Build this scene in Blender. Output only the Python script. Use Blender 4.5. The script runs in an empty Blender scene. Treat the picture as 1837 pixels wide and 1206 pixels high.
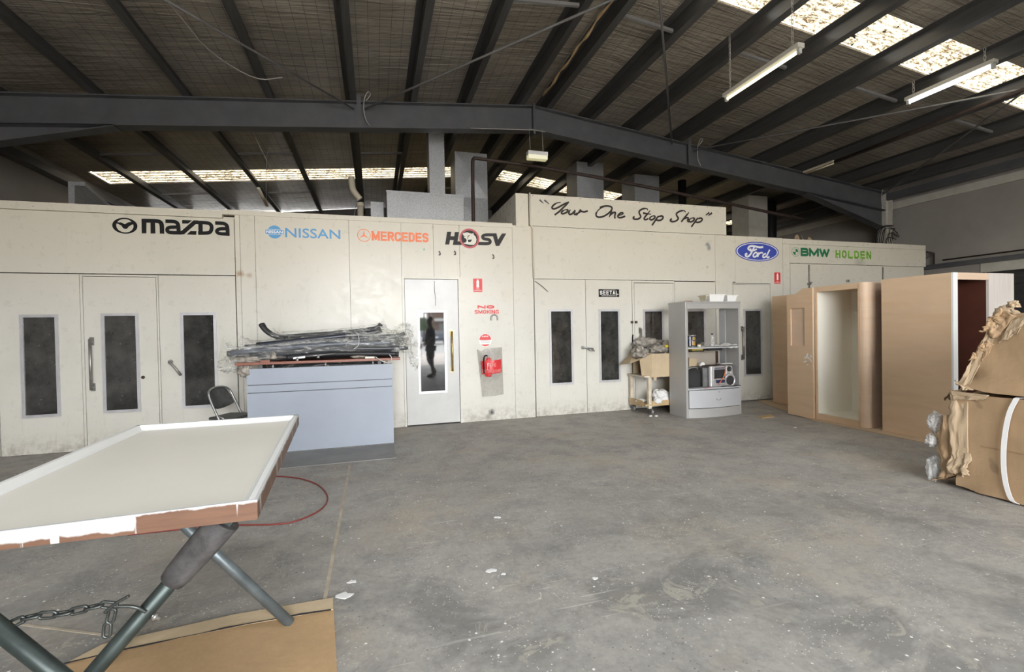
import bpy, bmesh, math, random
from mathutils import Vector, Matrix, noise

sc = bpy.context.scene
col = sc.collection
PI = math.pi

# ------------------------------------------------------------------ camera
def cam_axes(y, p, r):
    f = Vector((math.sin(y)*math.cos(p), math.cos(y)*math.cos(p), math.sin(p)))
    rt = Vector((math.cos(y), -math.sin(y), 0)); up = rt.cross(f)
    return math.cos(r)*rt + math.sin(r)*up, -math.sin(r)*rt + math.cos(r)*up, f
_r, _u, _f = cam_axes(0.287179, -0.0133314, -0.0188163)
cd = bpy.data.cameras.new('camera'); cam = bpy.data.objects.new('camera', cd); col.objects.link(cam)
cam.matrix_world = Matrix(((_r.x, _u.x, -_f.x, 0), (_r.y, _u.y, -_f.y, 0), (_r.z, _u.z, -_f.z, 1.4), (0, 0, 0, 1)))
cd.sensor_fit = 'HORIZONTAL'; cd.sensor_width = 36.0; cd.lens = 833.7*36/1837; cd.clip_start = 0.02; cd.clip_end = 300
sc.camera = cam

# ------------------------------------------------------------------ sky and exposure
w = bpy.data.worlds.new('sky'); sc.world = w; w.use_nodes = True
nt = w.node_tree; bg = nt.nodes['Background']
tc = nt.nodes.new('ShaderNodeTexCoord'); sx = nt.nodes.new('ShaderNodeSeparateXYZ'); rp = nt.nodes.new('ShaderNodeValToRGB')
nt.links.new(tc.outputs['Generated'], sx.inputs[0]); nt.links.new(sx.outputs['Z'], rp.inputs[0])
rp.color_ramp.elements[0].color = (1.0, 0.995, 0.98, 1); rp.color_ramp.elements[1].color = (0.82, 0.9, 1.0, 1)
nt.links.new(rp.outputs[0], bg.inputs[0]); bg.inputs[1].default_value = 17.0
sc.view_settings.view_transform = 'Standard'; sc.view_settings.look = 'None'
sc.view_settings.exposure = 0.22; sc.view_settings.gamma = 1.0; sc.view_settings.use_curve_mapping = False
sc.cycles.max_bounces = 10; sc.cycles.diffuse_bounces = 6; sc.cycles.glossy_bounces = 4; sc.cycles.transparent_max_bounces = 24
sc.cycles.sample_clamp_indirect = 12; sc.cycles.caustics_reflective = False; sc.cycles.caustics_refractive = False
sc.cycles.use_denoising = True
# the open roller door behind the camera lets the sky in: a light portal guides sampling through it
DOOR_X0, DOOR_X1, DOOR_Z, FRONT_Y = -2.0, 4.7, 4.2, -5.2
pl = bpy.data.lights.new('door_portal', 'AREA'); pl.shape = 'RECTANGLE'; pl.size = DOOR_X1-DOOR_X0; pl.size_y = DOOR_Z
pl.cycles.is_portal = True
po = bpy.data.objects.new('door_portal', pl); col.objects.link(po)
po.location = ((DOOR_X0+DOOR_X1)/2, FRONT_Y, DOOR_Z/2); po.rotation_euler = (PI/2, 0, 0)
po.rotation_euler = (-PI/2, 0, PI)
for nm, x0, x1, y0, y1, z, ry in (('skylight_portal', -5.75, 2.9, 12.0, 12.85, 5.13, -0.094), ('skylight_portal', 2.9, 11.6, 12.0, 12.85, 5.05, 0.114), ('skylight_portal', 3.1, 10.9, 4.35, 5.0, 5.1, 0.114), ('skylight_portal', -3.4, 2.6, .2, 1.7, 5.25, -0.094), ('skylight_portal', 3.2, 8.4, -1.2, .3, 5.2, 0.114)):
    l = bpy.data.lights.new(nm, 'AREA'); l.shape = 'RECTANGLE'; l.size = x1-x0; l.size_y = y1-y0; l.cycles.is_portal = True
    o = bpy.data.objects.new(nm, l); col.objects.link(o); o.location = ((x0+x1)/2, (y0+y1)/2, z); o.rotation_euler = (0, ry, 0)

# ------------------------------------------------------------------ helpers
def tag(o, label=None, cat=None, group=None, kind=None):
    if label: o['label'] = label
    if cat: o['category'] = cat
    if group: o['group'] = group
    if kind: o['kind'] = kind
    return o
def empty(name, loc, label=None, cat=None, group=None, kind=None, rz=0):
    o = bpy.data.objects.new(name, None); col.objects.link(o); o.location = loc; o.rotation_euler = (0, 0, rz); o.empty_display_size = .1
    return tag(o, label, cat, group, kind)
def chaikin(p, n=2, closed=False):
    p = [Vector(q) for q in p]
    for _ in range(n):
        q = [] if closed else [p[0]]
        m = len(p)
        for i in range(m if closed else m-1):
            a, b = p[i], p[(i+1) % m]
            q += [a*.75+b*.25, a*.25+b*.75]
        if not closed: q.append(p[-1])
        p = q
    return p

class MB:
    """collects solids in world coordinates; build() links them as one mesh object"""
    def __init__(s): s.v = []; s.f = []; s.smooth = []
    def add(s, vs, fs, smooth=False):
        n = len(s.v); s.v += [Vector(v) for v in vs]; s.f += [[i+n for i in f] for f in fs]; s.smooth += [smooth]*len(fs); return s
    def box(s, x0, x1, y0, y1, z0, z1, M=None):
        vs = [Vector((x, y, z)) for z in (z0, z1) for y in (y0, y1) for x in (x0, x1)]
        if M: vs = [M @ v for v in vs]
        return s.add(vs, [(0, 2, 3, 1), (4, 5, 7, 6), (0, 1, 5, 4), (2, 6, 7, 3), (0, 4, 6, 2), (1, 3, 7, 5)])
    def hexa(s, b, t):  # bottom 4 points, top 4 points (same order)
        return s.add(list(b)+list(t), [(3, 2, 1, 0), (4, 5, 6, 7)]+[(i, (i+1) % 4, 4+(i+1) % 4, 4+i) for i in range(4)])
    def prism(s, pts, axis, a, b):  # polygon in the two other axes, extruded along axis
        def P(p, t): return {'x': (t, p[0], p[1]), 'y': (p[0], t, p[1]), 'z': (p[0], p[1], t)}[axis]
        n = len(pts)
        return s.add([P(p, a) for p in pts]+[P(p, b) for p in pts], [list(range(n))[::-1], [n+i for i in range(n)]]+[(i, (i+1) % n, n+(i+1) % n, n+i) for i in range(n)])
    def tube(s, pts, r, seg=10, closed=False, caps=True, sq=None):
        pts = [Vector(p) for p in pts]; n = len(pts); rs = r if isinstance(r, (list, tuple)) else [r]*n
        vs = []; fs = []
        t0 = (pts[1]-pts[0]).normalized(); up = Vector((0, 0, 1)) if abs(t0.z) < .9 else Vector((1, 0, 0))
        nrm = t0.cross(up).normalized()
        for i in range(n):
            a = pts[(i-1) % n] if (closed or i > 0) else pts[i]; b = pts[(i+1) % n] if (closed or i < n-1) else pts[i]
            t = (b-a).normalized() if (b-a).length > 1e-9 else t0
            nrm = (nrm-t*nrm.dot(t)).normalized(); bn = t.cross(nrm)
            for k in range(seg):
                an = 2*PI*k/seg; ca, sa = math.cos(an), math.sin(an)*(sq or 1)
                vs.append(pts[i]+(nrm*ca+bn*sa)*rs[i])
        for i in range(n if closed else n-1):
            j = (i+1) % n
            fs += [(i*seg+k, i*seg+(k+1) % seg, j*seg+(k+1) % seg, j*seg+k) for k in range(seg)]
        s.add(vs, fs, True)
        if caps and not closed:
            m = len(s.v)-n*seg
            s.f += [[m+k for k in range(seg)][::-1], [m+(n-1)*seg+k for k in range(seg)]]; s.smooth += [False, False]
        return s
    def lathe(s, prof, c=(0, 0, 0), axis='z', seg=24):
        c = Vector(c); vs = []; fs = []; n = len(prof)
        for r, h in prof:
            for k in range(seg):
                a = 2*PI*k/seg; p = (r*math.cos(a), r*math.sin(a), h)
                if axis == 'y': p = (p[0], p[2], -p[1])
                if axis == 'x': p = (p[2], p[0], p[1])
                vs.append(c+Vector(p))
        for i in range(n-1): fs += [(i*seg+k, i*seg+(k+1) % seg, (i+1)*seg+(k+1) % seg, (i+1)*seg+k) for k in range(seg)]
        s.add(vs, fs, True)
        m = len(s.v)-n*seg
        if prof[0][0] > 1e-4: s.f.append([m+k for k in range(seg)][::-1]); s.smooth.append(False)
        if prof[-1][0] > 1e-4: s.f.append([m+(n-1)*seg+k for k in range(seg)]); s.smooth.append(False)
        return s
    def grid(s, fn, nu, nv, smooth=True):
        vs = [fn(i/nu, j/nv) for j in range(nv+1) for i in range(nu+1)]
        return s.add(vs, [(j*(nu+1)+i, j*(nu+1)+i+1, (j+1)*(nu+1)+i+1, (j+1)*(nu+1)+i) for j in range(nv) for i in range(nu)], smooth)
    def ribbon(s, pts, wd, y, sm=2, closed=False):  # painted stroke on a wall facing -Y; pts in (x, z)
        p = chaikin([(a, b, 0) for a, b in pts], sm, closed) if len(pts) > 2 else [Vector((a, b, 0)) for a, b in pts]
        n = len(p); L = []; R = []
        for i in range(n):
            a = p[(i-1) % n] if (closed or i) else p[i]; b = p[(i+1) % n] if (closed or i < n-1) else p[i]
            t = (b-a).normalized(); nn = Vector((-t.y, t.x, 0)); ww = wd[i*(len(wd)-1)//max(1, n-1)] if isinstance(wd, (list, tuple)) else wd
            L.append(p[i]+nn*ww/2); R.append(p[i]-nn*ww/2)
        vs = [(q.x, y, q.y) for q in L]+[(q.x, y, q.y) for q in R]
        l0 = getattr(s, 'lay', 0); s.lay = l0+1+n*.12; vs = [(p_[0], p_[1]-.00012*(l0+1+(i_ % n)*.12), p_[2]) for i_, p_ in enumerate(vs)]
        return s.add(vs, [(i, n+i, n+(i+1) % n, (i+1) % n) for i in range(n if closed else n-1)])
    def poly(s, pts, y):
        s.lay = getattr(s, 'lay', 0)+1; y -= .00012*s.lay
        return s.add([(a, y, b) for a, b in pts], [list(range(len(pts)))])
    def disc(s, cx, cz, rx, rz, y, seg=40, a0=0, a1=2*PI):
        full = abs(a1-a0-2*PI) < 1e-6
        pts = [(cx+rx*math.cos(a0+(a1-a0)*k/seg), cz+rz*math.sin(a0+(a1-a0)*k/seg)) for k in range(seg+(0 if full else 1))]
        return s.poly(pts if full else pts+[(cx, cz)], y)
    def ring(s, cx, cz, rx, rz, w1, w2, y, seg=48):
        o = [(cx+rx*math.cos(2*PI*k/seg), y, cz+rz*math.sin(2*PI*k/seg)) for k in range(seg)]
        i = [(cx+(rx-w1)*math.cos(2*PI*k/seg), y, cz+(rz-w2)*math.sin(2*PI*k/seg)) for k in range(seg)]
        return s.add(o+i, [(k, (k+1) % seg, seg+(k+1) % seg, seg+k) for k in range(seg)])
    def build(s, name, m, parent=None, bevel=0, loc=None, solid=0, sub=0):
        me = bpy.data.meshes.new(name); o = bpy.data.objects.new(name, me); col.objects.link(o)
        if parent is not None:
            pos = Vector((0, 0, 0)); q = parent; chain = []
            while q is not None: chain.append(q); q = q.parent
            W = Matrix.Identity(4)
            for q in reversed(chain): W = W @ (Matrix.Translation(q.location) @ q.rotation_euler.to_matrix().to_4x4())
            base = W.inverted(); o.parent = parent
        else:
            c = Vector(loc) if loc else Vector((0, 0, 0)); o.location = c; base = Matrix.Translation(-c)
        me.from_pydata([base @ v for v in s.v], [], s.f); me.update()
        bm = bmesh.new(); bm.from_mesh(me); bmesh.ops.recalc_face_normals(bm, faces=bm.faces); bm.to_mesh(me); bm.free()
        if len(me.polygons) == len(s.smooth): me.polygons.foreach_set('use_smooth', s.smooth)
        me.materials.append(m)
        if sub:
            md = o.modifiers.new('sub', 'SUBSURF'); md.levels = md.render_levels = sub
        if solid:
            md = o.modifiers.new('solid', 'SOLIDIFY'); md.thickness = solid; md.offset = 0
        if bevel:
            md = o.modifiers.new('bevel', 'BEVEL'); md.width = bevel; md.segments = 2; md.limit_method = 'ANGLE'; md.angle_limit = .7
        return o
def B(*a): return MB().box(*a)
def catenary(a, b, sag, n=12):
    a, b = Vector(a), Vector(b)
    return [a.lerp(b, i/n)-Vector((0, 0, sag*4*(i/n)*(1-i/n))) for i in range(n+1)]
def copy_tree(o, parent=None):
    c = o.copy(); col.objects.link(c); c.parent = parent
    for ch in [x for x in bpy.data.objects if x.parent is o]: copy_tree(ch, c)
    return c
def text_mb(txt, x0, x1, z0, z1, y, bold=0.0, shear=0.0):
    """letters of the built-in font as faces on a wall facing -Y, stretched to a box"""
    cu = bpy.data.curves.new('letters', 'FONT'); cu.body = txt; cu.offset = bold; cu.shear = shear; cu.resolution_u = 3
    ob = bpy.data.objects.new('letters', cu); col.objects.link(ob)
    dg = bpy.context.evaluated_depsgraph_get(); me = bpy.data.meshes.new_from_object(ob.evaluated_get(dg))
    bpy.data.objects.remove(ob); bpy.data.curves.remove(cu)
    vs = [v.co.copy() for v in me.vertices]; fs = [list(p.vertices) for p in me.polygons]; bpy.data.meshes.remove(me)
    ax, bx = min(v.x for v in vs), max(v.x for v in vs); az, bz = min(v.y for v in vs), max(v.y for v in vs)
    return MB().add([(x0+(v.x-ax)/(bx-ax)*(x1-x0), y, z0+(v.y-az)/(bz-az)*(z1-z0)) for v in vs], fs)
GLY = {'M': [[(0, 0), (0, 1), (.5, .12), (1, 1), (1, 0)]], 'E': [[(1, 1), (0, 1), (0, 0), (1, 0)], [(0, .5), (.92, .5)]], 'R': [[(0, 0), (0, 1)], [(0, 1), (.78, 1), (1, .92), (1, .58), (.78, .5), (0, .5)], [(.5, .5), (1, 0)]], 'C': [[(1, .70), (.94, .92), (.75, 1), (.25, 1), (0, .84), (0, .16), (.25, 0), (.75, 0), (.94, .08), (1, .3)]],
 'D': [[(0, 0), (0, 1)], [(0, 1), (.62, 1), (1, .84), (1, .16), (.62, 0), (0, 0)]], 'S': [[(1, .76), (.92, .95), (.7, 1), (.28, 1), (0, .88), (0, .64), (.25, .52), (.78, .48), (1, .36), (1, .12), (.72, 0), (.28, 0), (.06, .06), (0, .25)]], 'N': [[(0, 0), (0, 1), (1, 0), (1, 1)]], 'O': [[(.3, 0), (.7, 0), (1, .28), (1, .72), (.7, 1), (.3, 1), (0, .72), (0, .28), (.3, 0)]],
 'K': [[(0, 0), (0, 1)], [(1, 1), (.06, .42)], [(.32, .58), (1, 0)]], 'I': [[(.5, 0), (.5, 1)]], 'G': [[(1, .74), (.92, .93), (.7, 1), (.3, 1), (0, .8), (0, .2), (.3, 0), (.75, 0), (1, .14), (1, .48), (.55, .48)]], 'B': [[(0, 0), (0, 1)], [(0, 1), (.74, 1), (.93, .95), (.93, .6), (.74, .53), (0, .53)], [(0, .53), (.74, .53), (1, .47), (1, .07), (.78, 0), (0, 0)]],
 'W': [[(0, 1), (.26, 0), (.5, .88), (.74, 0), (1, 1)]], 'H': [[(0, 0), (0, 1)], [(1, 0), (1, 1)], [(0, .5), (1, .5)]], 'L': [[(0, 1), (0, 0), (1, 0)]], 'T': [[(0, 1), (1, 1)], [(.5, 1), (.5, 0)]], 'A': [[(0, 0), (.5, 1), (1, 0)], [(.2, .36), (.8, .36)]]}
def strokes(txt, x0, x1, z0, z1, y, wd, gap, wide={}):
    mb = MB(); ws = [wide.get(c, {'M': 1.25, 'W': 1.35, 'I': .25}.get(c, 1.0)) for c in txt]; tot = sum(ws); uw = (x1-x0-gap*(len(txt)-1))/tot; x = x0
    for c, q in zip(txt, ws):
        L = uw*q
        for st_ in GLY[c]:
            pts = [(x+wd/2+(L-wd)*a if c != 'I' else x+L/2, z0+wd*.45+(z1-z0-wd*.9)*b_) for a, b_ in st_]
            if c in 'HKITNMWAL' or len(pts) == 2:   # straight letters keep their corners: each limb its own bar, run out to the letter's edge
                for p, q_ in zip(pts, pts[1:]):
                    vx, vz = q_[0]-p[0], q_[1]-p[1]; n_ = math.hypot(vx, vz); e = wd*.45/n_; mb.ribbon([(p[0]-vx*e, p[1]-vz*e), (q_[0]+vx*e, q_[1]+vz*e)], wd, y, 0)
            elif c in 'E':
                for p, q_ in zip(pts, pts[1:]):
                    vx, vz = q_[0]-p[0], q_[1]-p[1]; n_ = math.hypot(vx, vz); e = wd*.45/n_; mb.ribbon([(p[0]-vx*e, p[1]-vz*e), (q_[0]+vx*e, q_[1]+vz*e)], wd*.9, y, 0)
            else: mb.ribbon(pts, wd, y, 1)
        x += L+gap
    return mb
def nz(p, sc_=1.0): return noise.noise(Vector(p)*sc_)

# ------------------------------------------------------------------ materials
class NT:
    def __init__(s, name):
        s.m = bpy.data.materials.new(name); s.m.use_nodes = True; s.t = s.m.node_tree; s.b = s.t.nodes['Principled BSDF']; s.out = s.t.nodes['Material Output']
        s._co = None
    def n(s, typ, **kw):
        x = s.t.nodes.new(typ)
        for k, v in kw.items(): setattr(x, k, v)
        return x
    def L(s, a, b): s.t.links.new(a, b)
    @property
    def co(s):
        if not s._co: s._co = s.n('ShaderNodeTexCoord').outputs['Object']
        return s._co
    def map(s, scale=(1, 1, 1), loc=(0, 0, 0), rot=(0, 0, 0)):
        x = s.n('ShaderNodeMapping'); s.L(s.co, x.inputs[0]); x.inputs['Scale'].default_value = scale; x.inputs['Location'].default_value = loc; x.inputs['Rotation'].default_value = rot
        return x.outputs[0]
    def noise(s, scale=5, detail=4, rough=.55, vec=None, dist=0):
        x = s.n('ShaderNodeTexNoise'); s.L(vec if vec is not None else s.co, x.inputs['Vector']); x.inputs['Scale'].default_value = scale; x.inputs['Detail'].default_value = detail
        x.inputs['Roughness'].default_value = rough; x.inputs['Distortion'].default_value = dist
        return x.outputs['Fac']
    def vor(s, scale=5, vec=None, feat='F1', rnd=1):
        x = s.n('ShaderNodeTexVoronoi', feature=feat); s.L(vec if vec is not None else s.co, x.inputs['Vector']); x.inputs['Scale'].default_value = scale; x.inputs['Randomness'].default_value = rnd
        return x.outputs['Distance']
    def ramp(s, fac, a, b, lo=0., hi=1.):
        x = s.n('ShaderNodeMapRange'); s.L(fac, x.inputs[0]); x.inputs[1].default_value = a; x.inputs[2].default_value = b; x.inputs[3].default_value = lo; x.inputs[4].default_value = hi; x.clamp = True
        return x.outputs[0]
    def mth(s, op, a, b=None):
        x = s.n('ShaderNodeMath', operation=op)
        for i, q in enumerate((a, b)):
            if q is None: continue
            if isinstance(q, (int, float)): x.inputs[i].default_value = q
            else: s.L(q, x.inputs[i])
        return x.outputs[0]
    def mix(s, fac, a, b, mode='MIX'):
        x = s.n('ShaderNodeMix', data_type='RGBA', blend_type=mode)
        if isinstance(fac, (int, float)): x.inputs[0].default_value = fac
        else: s.L(fac, x.inputs[0])
        for i, q in ((6, a), (7, b)):
            if isinstance(q, tuple): x.inputs[i].default_value = (*q, 1)
            else: s.L(q, x.inputs[i])
        return x.outputs[2]
    def xyz(s):
        x = s.n('ShaderNodeSeparateXYZ'); s.L(s.co, x.inputs[0]); return x.outputs
    def bump(s, h, st=.3, d=.01):
        x = s.n('ShaderNodeBump'); x.inputs['Strength'].default_value = st; x.inputs['Distance'].default_value = d; s.L(h, x.inputs['Height']); s.L(x.outputs[0], s.b.inputs['Normal'])
    def fin(s, colr=None, rough=.5, metal=0., spec=.5):
        if colr is not None:
            if isinstance(colr, tuple): s.b.inputs['Base Color'].default_value = (*colr, 1)
            else: s.L(colr, s.b.inputs['Base Color'])
        if isinstance(rough, (int, float)): s.b.inputs['Roughness'].default_value = rough
        else: s.L(rough, s.b.inputs['Roughness'])
        s.b.inputs['Metallic'].default_value = metal; s.b.inputs['Specular IOR Level'].default_value = spec
        return s.m
def pm(name, c, rough=.5, metal=0., var=.12, scale=6, bump=0, bs=30, spec=.5, stretch=None):
    s = NT(name); v = s.map(stretch) if stretch else None
    f = s.noise(scale, 4, .6, v)
    k = s.mix(s.ramp(f, .3, .7), tuple(x*(1-var) for x in c), tuple(min(1, x*(1+var)) for x in c))
    if bump: s.bump(s.noise(bs, 3, .6, v), bump)
    return s.fin(k, rough, metal, spec)

def m_booth():
    s = NT('cream_booth_enamel')
    a = s.noise(1.3, 5, .6); b = s.noise(9, 5, .7)
    c = s.mix(s.ramp(a, .35, .7), (.65, .635, .575), (.73, .715, .66))
    streak = s.noise(2.2, 5, .75, s.map((6, 6, .7)))
    c = s.mix(s.ramp(streak, .60, .78, 0, .35), c, (.40, .36, .29))
    sp = s.ramp(s.noise(26, 2, .5), .765, .785); c = s.mix(s.mth('MULTIPLY', sp, .5), c, (.22, .2, .17))
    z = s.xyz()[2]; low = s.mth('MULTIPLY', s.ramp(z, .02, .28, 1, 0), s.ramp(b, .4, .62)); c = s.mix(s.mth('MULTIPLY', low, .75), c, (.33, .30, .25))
    c = s.mix(s.ramp(s.mth('ADD', z, s.mth('MULTIPLY', a, .8)), 1.9, 3.3, 0, .7), c, (.65, .59, .46))  # yellower with height: warm skylight tint painted into the enamel colour
    wob = s.noise(16, 4, .65)
    for (px, pz, rad, k, cc) in ((1.715, .125, .05, .9, (.02, .02, .02)), (1.66, .06, .05, .4, (.03, .03, .03)), (5.75, 2.86, .05, .85, (.20, .205, .21)), (5.78, 2.80, .05, .85, (.21, .215, .22)), (5.74, 2.46, .025, .6, (.2, .2, .21)), (-1.71, 2.22, .05, .7, (.32, .17, .06)), (-1.60, 2.20, .04, .5, (.32, .17, .06)), (.73, 2.62, .02, .8, (.05, .35, .2)), (2.0, 1.95, .14, .35, (.62, .57, .47)), (9.4, 2.60, .16, .4, (.3, .28, .24)), (-3.62, 1.35, .22, .3, (.34, .31, .26)), (-4.5, 1.5, .2, .3, (.36, .33, .28))):
        vd = s.n('ShaderNodeVectorMath', operation='DISTANCE'); s.L(s.co, vd.inputs[0]); vd.inputs[1].default_value = (px, 7.0, pz)
        c = s.mix(s.ramp(s.mth('ADD', vd.outputs['Value'], s.mth('MULTIPLY', wob, rad*1.6)), rad*1.05, rad*2.0, k, 0), c, cc)
    s.bump(s.noise(5, 2, .5), .06, .02)
    return s.fin(c, s.ramp(b, .3, .7, .22, .42), 0, .5)
def m_floor():
    s = NT('worn_concrete')
    a = s.noise(.5, 6, .65, dist=.5); b = s.noise(2.6, 7, .72); d = s.noise(34, 4, .75); e = s.noise(11, 5, .7)
    c = s.mix(s.ramp(a, .32, .68), (.28, .265, .243), (.38, .36, .33))
    c = s.mix(s.ramp(b, .46, .66, 0, .7), c, (.205, .197, .187))
    c = s.mix(s.ramp(s.noise(1.0, 5, .7, s.map((1, 1, 1), (7, 3, 0))), .52, .66, 0, .55), c, (.40, .335, .26))
    c = s.mix(s.ramp(e, .48, .72, 0, .3), c, (.42, .40, .37)); c = s.mix(s.ramp(e, .46, .28, 0, .3), c, (.185, .175, .162))
    c = s.mix(s.ramp(d, .45, .72, 0, .3), c, (.46, .44, .41)); c = s.mix(s.ramp(d, .45, .28, 0, .3), c, (.15, .143, .135))
    zone = s.ramp(s.noise(.9, 3, .6, s.map((1, 1, 1), (2.2, 8, 0))), .42, .6)
    big = s.mth('MULTIPLY', s.ramp(s.noise(13, 4, .68, dist=1.5), .645, .675), zone); c = s.mix(s.mth('MULTIPLY', big, .75), c, (.62, .585, .50))
    wb = s.mth('MULTIPLY', s.noise(70, 3, .7), .16)
    y = s.xyz()[1]; st = s.mth('MULTIPLY', s.ramp(s.noise(1.25, 5, .72, s.map((1, 1.3, 1), (4.2, 2.5, 0)), .6), .47, .60), s.ramp(y, 3.6, 2.4)); c = s.mix(s.mth('MULTIPLY', st, .62), c, (.15, .145, .138))
    st2 = s.mth('MULTIPLY', s.ramp(s.noise(5, 5, .75, s.map((1, 1, 1), (1.1, 6, 0)), 1.0), .56, .62), st); c = s.mix(s.mth('MULTIPLY', st2, .5), c, (.48, .45, .37))
    dots = s.mth('MULTIPLY', s.ramp(s.mth('ADD', s.vor(13), wb), .175, .15), s.ramp(s.noise(2.1, 2), .44, .52)); c = s.mix(dots, c, (.78, .76, .72))
    sm = s.mth('MULTIPLY', s.ramp(s.mth('ADD', s.vor(46), wb), .25, .20), s.ramp(s.noise(3.3, 2, .5, s.map((1, 1, 1), (5, 1, 0))), .42, .56)); c = s.mix(s.mth('MULTIPLY', sm, .9), c, (.66, .64, .60))
    dk = s.mth('MULTIPLY', s.ramp(s.vor(27, s.map((1, 1, 1), (3, 3, 0))), .16, .10), s.ramp(s.noise(2.7, 2), .48, .58)); c = s.mix(s.mth('MULTIPLY', dk, .7), c, (.12, .115, .11))
    for rt, of in ((.9, 0), (-.5, 4), (2.1, 8)):
        scr = s.mth('MULTIPLY', s.ramp(s.noise(7, 2, .45, s.map((.25, 6, 1), (of, of, 0), (0, 0, rt))), .70, .73), zone); c = s.mix(s.mth('MULTIPLY', scr, .45), c, (.60, .57, .52))
    s.bump(d, .3, .004)
    return s.fin(c, s.ramp(b, .3, .7, .5, .8), 0, .35)
def m_foil():
    s = NT('grey_foil_roof_blanket'); x = s.xyz()
    def line(o, period, wd): return s.mth('LESS_THAN', s.mth('MODULO', s.mth('ADD', o, 60.0), period), wd)
    c = s.mix(s.ramp(s.noise(1.2, 4, .6), .35, .7), (.30, .268, .22), (.46, .415, .345))
    g = s.mth('MAXIMUM', line(x[0], .15, .007), line(x[1], .3, .009)); c = s.mix(s.mth('MULTIPLY', g, .65), c, (.025, .025, .025))
    wr = s.noise(3.2, 4, .6, s.map((.35, 3.2, 1)), .8); s.bump(wr, .9, .06)
    return s.fin(c, .40, .4, .5)
def m_sky(name, lo, hi, specks=True):
    s = NT(name)
    f = s.noise(16, 5, .8, s.map((.7, 1.7, 1))); f2 = s.noise(3.0, 3, .6)
    dirt = s.ramp(s.mth('ADD', s.mth('MULTIPLY', f, .8), s.mth('MULTIPLY', f2, .2)), .43, .56)
    cl = s.mix(dirt, lo, hi)
    if specks:
        rib = s.ramp(s.mth('ABSOLUTE', s.mth('SUBTRACT', s.mth('MODULO', s.mth('ADD', s.xyz()[1], 60.07), .1625), .081)), .0, .016); cl = s.mix(s.mth('SUBTRACT', 1.0, s.mth('MULTIPLY', s.mth('SUBTRACT', 1.0, rib), .7)), (.012, .010, .007), cl)
        leaf = s.ramp(s.noise(5.5, 3, .6, s.map((1, 1, 1), (9, 2, 0))), .68, .70); cl = s.mix(leaf, cl, (.002, .0015, .001))
    tr = s.n('ShaderNodeBsdfTransparent'); s.L(cl, tr.inputs[0]); s.L(tr.outputs[0], s.out.inputs[0])
    return s.m
def m_glass_dark(name, dust=.25):
    s = NT(name); f = s.noise(3, 4, .6); sp = s.ramp(s.noise(55, 2, .6), .70, .74)
    c = s.mix(s.mth('MULTIPLY', s.ramp(f, .35, .75), dust), (.012, .013, .014), (.32, .31, .28)); c = s.mix(s.mth('MULTIPLY', sp, dust*2), c, (.5, .5, .47))
    return s.fin(c, .03, 0, 1.0)
def m_plastic(name, tint=(.9, .9, .9), alpha=.3, rough=.2, st=(1, 1, 1), bump=.8, var=.8, cs=14, lo=.35, hi=.72):
    s = NT(name); s.fin(tint, rough, 0, .8)
    tr = s.n('ShaderNodeBsdfTransparent'); tr.inputs[0].default_value = (.96, .96, .95, 1); v = s.map(st)
    mx = s.n('ShaderNodeMixShader'); f = s.ramp(s.noise(cs, 4, .65, v, 1.2), lo, hi, alpha*(1-var), min(1, alpha*(1+var*1.6))); s.L(f, mx.inputs[0]); s.L(tr.outputs[0], mx.inputs[1]); s.L(s.b.outputs[0], mx.inputs[2]); s.L(mx.outputs[0], s.out.inputs[0])
    s.bump(s.noise(cs*1.2, 4, .7, v, 1), bump, .03)
    return s.m
def m_ply(name='raw_plywood', base=(.66, .475, .315), rot=(0, 0, 0), sc_=(1.2, 1.2, 7)):
    s = NT(name); v = s.map(sc_, rot=rot)
    a = s.noise(1.1, 5, .6, v, .5); b = s.noise(.9, 3, .6); d = s.noise(3, 3, .6, s.map((.5, .5, 3.5), (2, 1, 4)))
    c = s.mix(s.ramp(a, .3, .72), tuple(x*.93 for x in base), tuple(min(1, x*1.06) for x in base))
    c = s.mix(s.ramp(b, .4, .7, 0, .45), c, tuple(min(1, x*y) for x, y in zip(base, (1.18, 1.22, 1.28))))
    c = s.mix(s.ramp(d, .52, .72, 0, .3), c, (base[0]*.95, base[1]*.78, base[2]*.6))
    return s.fin(c, .55, 0, .35)
def m_card(name='brown_cardboard', base=(.375, .255, .15), spots=True):
    s = NT(name); a = s.noise(2.3, 4, .6); b = s.noise(30, 3, .6, s.map((1, 1, .06)))
    c = s.mix(s.ramp(a, .3, .7), tuple(x*.88 for x in base), tuple(x*1.14 for x in base)); c = s.mix(s.ramp(b, .4, .7, 0, .18), c, tuple(x*.7 for x in base))
    if spots: c = s.mix(s.mth('MULTIPLY', s.ramp(s.noise(3.6, 2, .5, s.map((1, 1, 1), (3.3, 1.2, .4))), .64, .67), .55), c, (.16, .115, .07))
    s.bump(s.noise(6, 4, .7), .25, .02)
    return s.fin(c, .75, 0, .25)
def m_galv():
    s = NT('galvanised_steel'); a = s.vor(42, feat='F1'); b = s.noise(2, 4, .6)
    c = s.mix(s.ramp(a, .1, .7), (.36, .37, .38), (.50, .51, .51)); c = s.mix(s.ramp(b, .4, .7, 0, .35), c, (.30, .305, .31))
    return s.fin(c, .5, .55, .5)
def m_emit(name, c, st):
    s = NT(name); s.b.inputs['Emission Color'].default_value = (*c, 1); s.b.inputs['Emission Strength'].default_value = st; return s.fin((.9, .9, .88), .4)
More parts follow.
